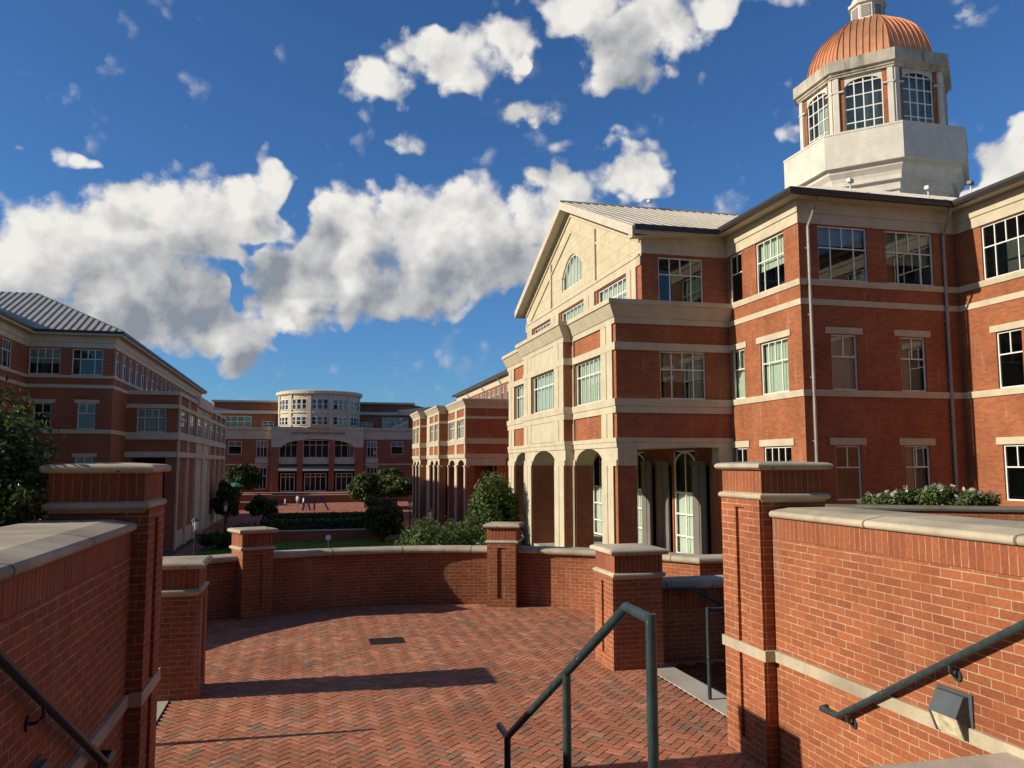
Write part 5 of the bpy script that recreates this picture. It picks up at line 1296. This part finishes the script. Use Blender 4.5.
# the leafy tree over the left wall
tree('broadleaf_tree', 'dark leafy tree rising beyond the left wall, cut by the left edge of the view', 'tree', -7.7, 17.5, QZ, 4.75, 3.15, 3.7, 19000, .115, LEAF_GLOSSY, None, 5, 46, .17, asp=.42, r0=.22, r1=.38)
rnd = random.Random(8)
t = thing('glossy_bush', 'glossy-leaved bush leaning over the left wall coping against the tall pillar', 'shrub', (-2.5, 5.6, .9))
cl = clumps_in(-2.30, 6.05, 2.34, .62, .36, .62, 22, rnd, .34, .55) + clumps_in(-2.5, 5.35, 1.95, .48, .55, .30, 14, rnd, .34, .55) + clumps_in(-1.86, 5.82, 2.12, .20, .16, .20, 7, rnd, .4, .6) + clumps_in(-2.9, 4.5, 1.75, .6, .6, .35, 10, rnd, .34, .5)
g = MB(); leaf_cloud(g, cl, 19000, .034, rnd, .44, .30); g.build('foliage', LEAF_GLOSSY, t)
g = MB()
for c in cl[::3]: g.tube([(-2.5 + (c[0] + 2.5) * .2, 5.5 + (c[1] - 5.5) * .2, .85), ((c[0] - 2.5) / 2, (c[1] + 5.5) / 2, (c[2] + .9) / 2), (c[0], c[1], c[2])], [.03, .02, .008], 6)
g.build('stem', BARK, t)
# white roses in the planter on the right
shrub('rose_bush', 'low white-flowered rose bush nearest the tall right pillar', 'shrub', 12.75, 15.95, 1.25, .62, .6, .50, 3000, .045, LEAF_BRIGHT, 'white roses in the planter', 21, 16, 16)
shrub('rose_bush', 'taller white-flowered rose bush in the middle of the planter', 'shrub', 13.4, 15.45, 1.25, .68, .6, .74, 3600, .045, LEAF_BRIGHT, 'white roses in the planter', 22, 16, 18)
shrub('rose_bush', 'white-flowered rose bush by the sunlit hall corner', 'shrub', 14.05, 15.0, 1.25, .60, .6, .62, 2600, .045, LEAF_BRIGHT, 'white roses in the planter', 23, 12, 10)
# shrubs against the arcades
tree('evergreen_tree', 'tall loose evergreen beside the end of the portico arcade', 'tree', 10.6, 46.5, QZ, 2.15, 1.75, 3.3, 11000, .17, LEAF_BRIGHT, None, 31, 34, .13, asp=.32)
shrub('evergreen_shrub', 'broad sunlit shrub mass below the lantern at the arcaded block', 'shrub', 7.5, 44.5, QZ, 2.4, 2.0, 4.7, 9000, .15, LEAF_BRIGHT, 'sunlit shrubs by the arcades', 32, 22, asp=.34)
shrub('evergreen_shrub', 'sunlit shrub between the tall evergreen and the curved wall pier', 'shrub', 9.8, 43.0, QZ, 1.5, 1.5, 4.3, 5500, .15, LEAF_BRIGHT, 'sunlit shrubs by the arcades', 33, 16, asp=.34)
# trees standing in the quad
GT = 'trees standing around the quad'
for a in (('olive-topped round tree right of the violet letters', 8.6, 127.5, -4.3, 1.5, 2.65, 2.9, 3600, .30, LEAF_OLIVE, 41),
          ('clipped round pale-leaved tree beside the arcaded block end', 13.3, 126.5, -4.3, 1.1, 3.0, 2.2, 3600, .30, LEAF_OLIVE, 42),
          ('dark spreading tree on the near right of the lawn', 7.1, 79.5, QZ, -.7, 2.15, 2.05, 3600, .24, LEAF_DARK, 43),
          ('dark tree in shade against the right end of the rotunda building', 13.4, 140, -2.25, 2.1, 2.4, 1.7, 2200, .35, LEAF_DARK, 44),
          ('big dark round tree against the left end of the rotunda building', -10.2, 138.5, -2.25, 2.7, 3.1, 2.6, 3600, .34, LEAF_DARK, 45),
          ('dark tree by the far end of the stone colonnade', -9.4, 104, -4.75, .4, 1.8, 2.2, 2600, .28, LEAF_DARK, 46),
          ('small dark tree in front of the sunlit low walls', -4.7, 96, -4.75, -1.0, 1.8, 1.5, 2400, .24, LEAF_DARK, 47)):
    tree('round_tree', a[0], 'tree', a[1], a[2], a[3], a[4], a[5], a[6], int(a[7] * 1.7), a[8] * .86, a[9], GT, a[10], 44, .12, r0=.26, r1=.40)
GB = 'dark bushes in the shaded beds'
for a in (('low dark bush beside the left footpath below the small dark tree', -5.6, 80, 1.9, 1.5, 1.9, 51), ('dark bush between the stone colonnade and the lawn lantern', -7.6, 76, 1.6, 1.4, 1.6, 52),
          ('dark bush at the left end of the lowest lawn wall', -4.6, 78, 1.5, 1.3, 1.7, 53), ('bush nearest the curved wall below the big lantern', -6.6, 52, 1.7, 1.5, 1.75, 54), ('leafy bush beside the foot of the big lantern', -8.3, 56, 1.6, 1.5, 1.5, 55)):
    shrub('dark_bush', a[0], 'shrub', a[1], a[2], QZ, a[3], a[4], a[5], 2600, .15, LEAF_DARK if a[6] < 54 else LEAF_GLOSSY, GB, a[6], 12)
shrub('flowering_shrub', 'flower-dotted shrub beside the small lantern left of the curved wall', 'shrub', -8.0, 43, QZ, 1.6, 1.2, 2.0, 3000, .11, LEAF_BRIGHT, None, 57, 14, 40, PETALP)
def hedge(label, x0, x1, y0, y1, z0, z1, n, seed):
    rnd = random.Random(seed); g = MB()
    t = thing('clipped_hedge', label, 'hedge', ((x0 + x1) / 2, (y0 + y1) / 2, z0), 'dark clipped hedges on the quad terraces')
    for k in range(n):
        f = rnd.random(); x = rnd.uniform(x0, x1)
        if f < .5: p = Vector((x, rnd.uniform(y0, y1), z1 + rnd.gauss(0, .05)))
        else: p = Vector((x, y0 + rnd.gauss(0, .06), rnd.uniform(z0, z1)))
        nrm = Vector((rnd.gauss(0, .6), -1 if f >= .5 else rnd.gauss(0, .6), 1 if f < .5 else rnd.gauss(0, .6))).normalized()
        a = nrm.cross(Vector((rnd.gauss(0, 1), rnd.gauss(0, 1), rnd.gauss(0, 1)))).normalized() * .16; b = nrm.cross(a) * .5
        g.poly([p - a, p + b, p + a, p - b], 0, tint=rnd.random() * .9 + .04)
    g.build('foliage', LEAF_DARK, t)
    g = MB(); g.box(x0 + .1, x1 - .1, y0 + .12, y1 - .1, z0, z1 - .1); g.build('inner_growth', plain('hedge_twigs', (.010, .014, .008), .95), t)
hedge('long dark clipped hedge above the second quad wall', -4.2, 7.4, 91.0, 93.0, -3.5, -2.93, 4200, 61)
hedge('dark clipped hedge above the lowest wall at the lawn', -4.4, 7.6, 83.0, 85.4, QZ, -3.12, 4600, 62)

# ================================================================== STREET FURNITURE
def lantern(label, x, y, ztop, z0, gap=1.0):
    t = thing('lamp_post', label, 'lamp post', (x, y, z0), 'lantern posts around the quad')
    g = MB(); g.tube([(x, y, z0), (x, y, z0 + .5), (x, y, z0 + .55), (x, y, ztop - .95)], [.11, .10, .06, .05], 10); g.stack([(x + .17 * cos(k * pi / 4), y + .17 * sin(k * pi / 4)) for k in range(8)], [(0, z0), (0, z0 + .12), (-.04, z0 + .2)]); g.build('post', POSTM, t)
    o8 = [(x + .17 * cos(k * pi / 4), y + .17 * sin(k * pi / 4)) for k in range(8)]
    g = MB(); g.stack(o8, [(-.05, ztop - .84), (.0, ztop - .30)]); g.build('glass', LGLASS, t)
    g = MB(); g.stack(o8, [(-.10, ztop - .97), (-.03, ztop - .92), (-.03, ztop - .85)])
    g.stack(o8, [(.07, ztop - .30), (.07, ztop - .26), (-.06, ztop - .12), (-.12, ztop - .10), (-.15, ztop)])
    g.build('cap', LAMPM, t)
    for k in range(4):
        c, s = cos(k * pi / 2 + pi / 4), sin(k * pi / 2 + pi / 4); g = MB(); g.tube([(x + .13 * c, y + .13 * s, ztop - .86), (x + .18 * c, y + .18 * s, ztop - .28)], .013, 5); g.build('bar', LAMPM, t)
lantern('largest lantern post, in front of the stone colonnade', -6.35, 51.5, -.60, QZ)
lantern('small lantern post beside the tall left pillar, over the flowering shrub', -8.1, 44.5, -1.55, QZ)
lantern('pale lantern post rising from the sunlit shrubs at the arcaded block', 8.75, 60, -.75, QZ)
lantern('dim lantern post beside the clipped round tree', 10.3, 85, -1.2, QZ)
lantern('dim lantern post left of the small dark tree', -7.3, 80, -1.0, QZ)
t = thing('round_sign', 'small round white sign on a thin post standing on the lawn', 'sign', (1.75, 70, QZ))
g = MB(); g.tube([(1.75, 70, QZ), (1.75, 70, -3.75)], .035, 8); g.build('post', CAMP, t)
g = MB(); g.tube([(1.75, 69.95, -3.62), (1.75, 69.99, -3.62)], .23, 20); g.build('disc', WHITEP, t)
t = thing('parasol', 'green parasol open over the sunlit low wall', 'parasol', (-10.9, 134.5, -3.8))
g = MB(); g.tube([(-10.9, 134.5, -3.9), (-10.9, 134.5, -.35)], .05, 8); g.build('pole', POSTM, t)
g = MB(); o8 = [(-10.9 + .9 * cos(k * pi / 4), 134.5 + .9 * sin(k * pi / 4)) for k in range(8)]; g.stack(o8, [(.35, -1.05), (.38, -.92), (-.1, -.58), (-.75, -.35)]); g.build('canopy', GREENC, t)
# violet standing letters on the paving
def letter(label, strokes, x, y, z):
    t = thing('standing_letter', label, 'letter sculpture', (x, y, z), 'violet letters standing on the quad')
    g = MB()
    for (xa, za), (xb, zb) in strokes:
        w = .13
        g.hexa([(x + xa - w, y - .12, z + za), (x + xa + w, y - .12, z + za), (x + xa + w, y + .12, z + za), (x + xa - w, y + .12, z + za)],
               [(x + xb - w, y - .12, z + zb), (x + xb + w, y - .12, z + zb), (x + xb + w, y + .12, z + zb), (x + xb - w, y + .12, z + zb)])
    g.build('strokes', PURPLE, t)
letter('leftmost violet letter, like an A with spread legs', [((-.55, 0), (-.06, 2.0)), ((.55, 0), (.06, 2.0)), ((-.3, .60), (.3, .80))], -.1, 126, quad_z(126))
letter('upright violet letter I between the two slanted letters', [((0, 0), (0, 2.0))], 1.05, 126, quad_z(126))
letter('rightmost violet letter with one slanted stroke', [((-.5, 1.1), (-.5, 2.0)), ((.62, 0), (-.5, 2.0))], 2.5, 126, quad_z(126))

# ================================================================== PEOPLE (far off in the quad)
SKIN = plain('skin', (.42, .25, .17), .6); HAIR = plain('dark_hair', (.03, .02, .015), .7)
SHIRTS = {'white': plain('white_cotton', (.75, .74, .72), .8), 'blue': plain('navy_cloth', (.04, .05, .09), .8), 'grey': plain('grey_cloth', (.30, .30, .31), .8)}
def person(label, x, y, z0, face, shirt, pants, stride=.18, arm=.25, h=1.74):
    t = thing('person', label, 'person', (x, y, z0), 'people walking across the quad')
    V = [(0, 0, .93), (0, 0, 1.12), (0, 0, 1.36), (0, 0, 1.48), (0, .01, 1.56), (0, .02, 1.66),
         (.17, 0, 1.40), (.23, -arm * .3, 1.14), (.24, arm * .5, .90), (.24, arm * .7, .80), (-.17, 0, 1.40), (-.23, arm * .3, 1.14), (-.24, -arm * .2, .90), (-.24, -arm * .3, .80),
         (.10, 0, .88), (.11, stride * .5, .48), (.11, stride, .08), (.11, stride + .17, .03), (-.10, 0, .88), (-.11, -stride * .3, .48), (-.11, -stride, .09), (-.11, -stride + .16, .03)]
    E = [(0, 1), (1, 2), (2, 3), (3, 4), (4, 5), (2, 6), (6, 7), (7, 8), (8, 9), (2, 10), (10, 11), (11, 12), (12, 13), (0, 14), (14, 15), (15, 16), (16, 17), (0, 18), (18, 19), (19, 20), (20, 21)]
    Rr = [.15, .135, .155, .065, .075, .085, .062, .048, .036, .03, .062, .048, .036, .03, .09, .064, .045, .035, .09, .064, .045, .035]
    me = bpy.data.meshes.new('b'); me.from_pydata(V, E, []); o = bpy.data.objects.new('b', me); col.objects.link(o)
    o.modifiers.new('s', 'SKIN').use_smooth_shade = True
    for i, r in enumerate(Rr): me.skin_vertices[0].data[i].radius = (r, r * (.72 if i in (0, 1, 2) else 1))
    me.skin_vertices[0].data[0].use_root = True
    o.modifiers.new('u', 'SUBSURF').levels = 1
    dg = bpy.context.evaluated_depsgraph_get(); ev = bpy.data.meshes.new_from_object(o.evaluated_get(dg)); bpy.data.objects.remove(o)
    s = h / 1.75
    for v in ev.vertices:
        c, q = cos(face), sin(face); X, Y = v.co.x * s, v.co.y * s; v.co = (X * c - Y * q, X * q + Y * c, v.co.z * s)
    ev.materials.clear()
    for q in (SKIN, SHIRTS[shirt], SHIRTS[pants]): ev.materials.append(q)
    for p in ev.polygons:
        z = p.center.z / s; r_ = hypot(p.center.x, p.center.y) / s
        p.material_index = 1 if (.92 < z < 1.46 and (r_ < .2 or z > 1.15)) else (2 if (.50 < z <= .92 and r_ < .21) else 0)
    b = bpy.data.objects.new('body', ev); col.objects.link(b); b.parent = t
    g = MB(); hz = 1.665 * s
    for i in range(6):
        for k in range(10):
            p = []
            for ii, kk in ((i, k), (i + 1, k), (i + 1, k + 1), (i, k + 1)):
                a, e = 2 * pi * kk / 10, pi / 2 - ii * pi / 10
                p.append((x + .098 * cos(e) * cos(a) - .02 * -sin(face), y + .098 * cos(e) * sin(a) - .02 * cos(face), z0 + hz + .02 + .105 * sin(e)))
            g.poly(p)
    g.build('hair', HAIR, t)
person('person in a white top and dark shorts walking at the left of the trio', -3.2, 128, quad_z(128), RAD(100), 'white', 'blue', .2)
person('tallest person of the trio, standing a little behind in a white top', -1.45, 131, quad_z(131), RAD(160), 'white', 'grey', .08, .12, 1.85)
person('person in a pale top and navy shorts nearest the violet letters', -.55, 129, quad_z(129), RAD(-70), 'white', 'blue', .22)
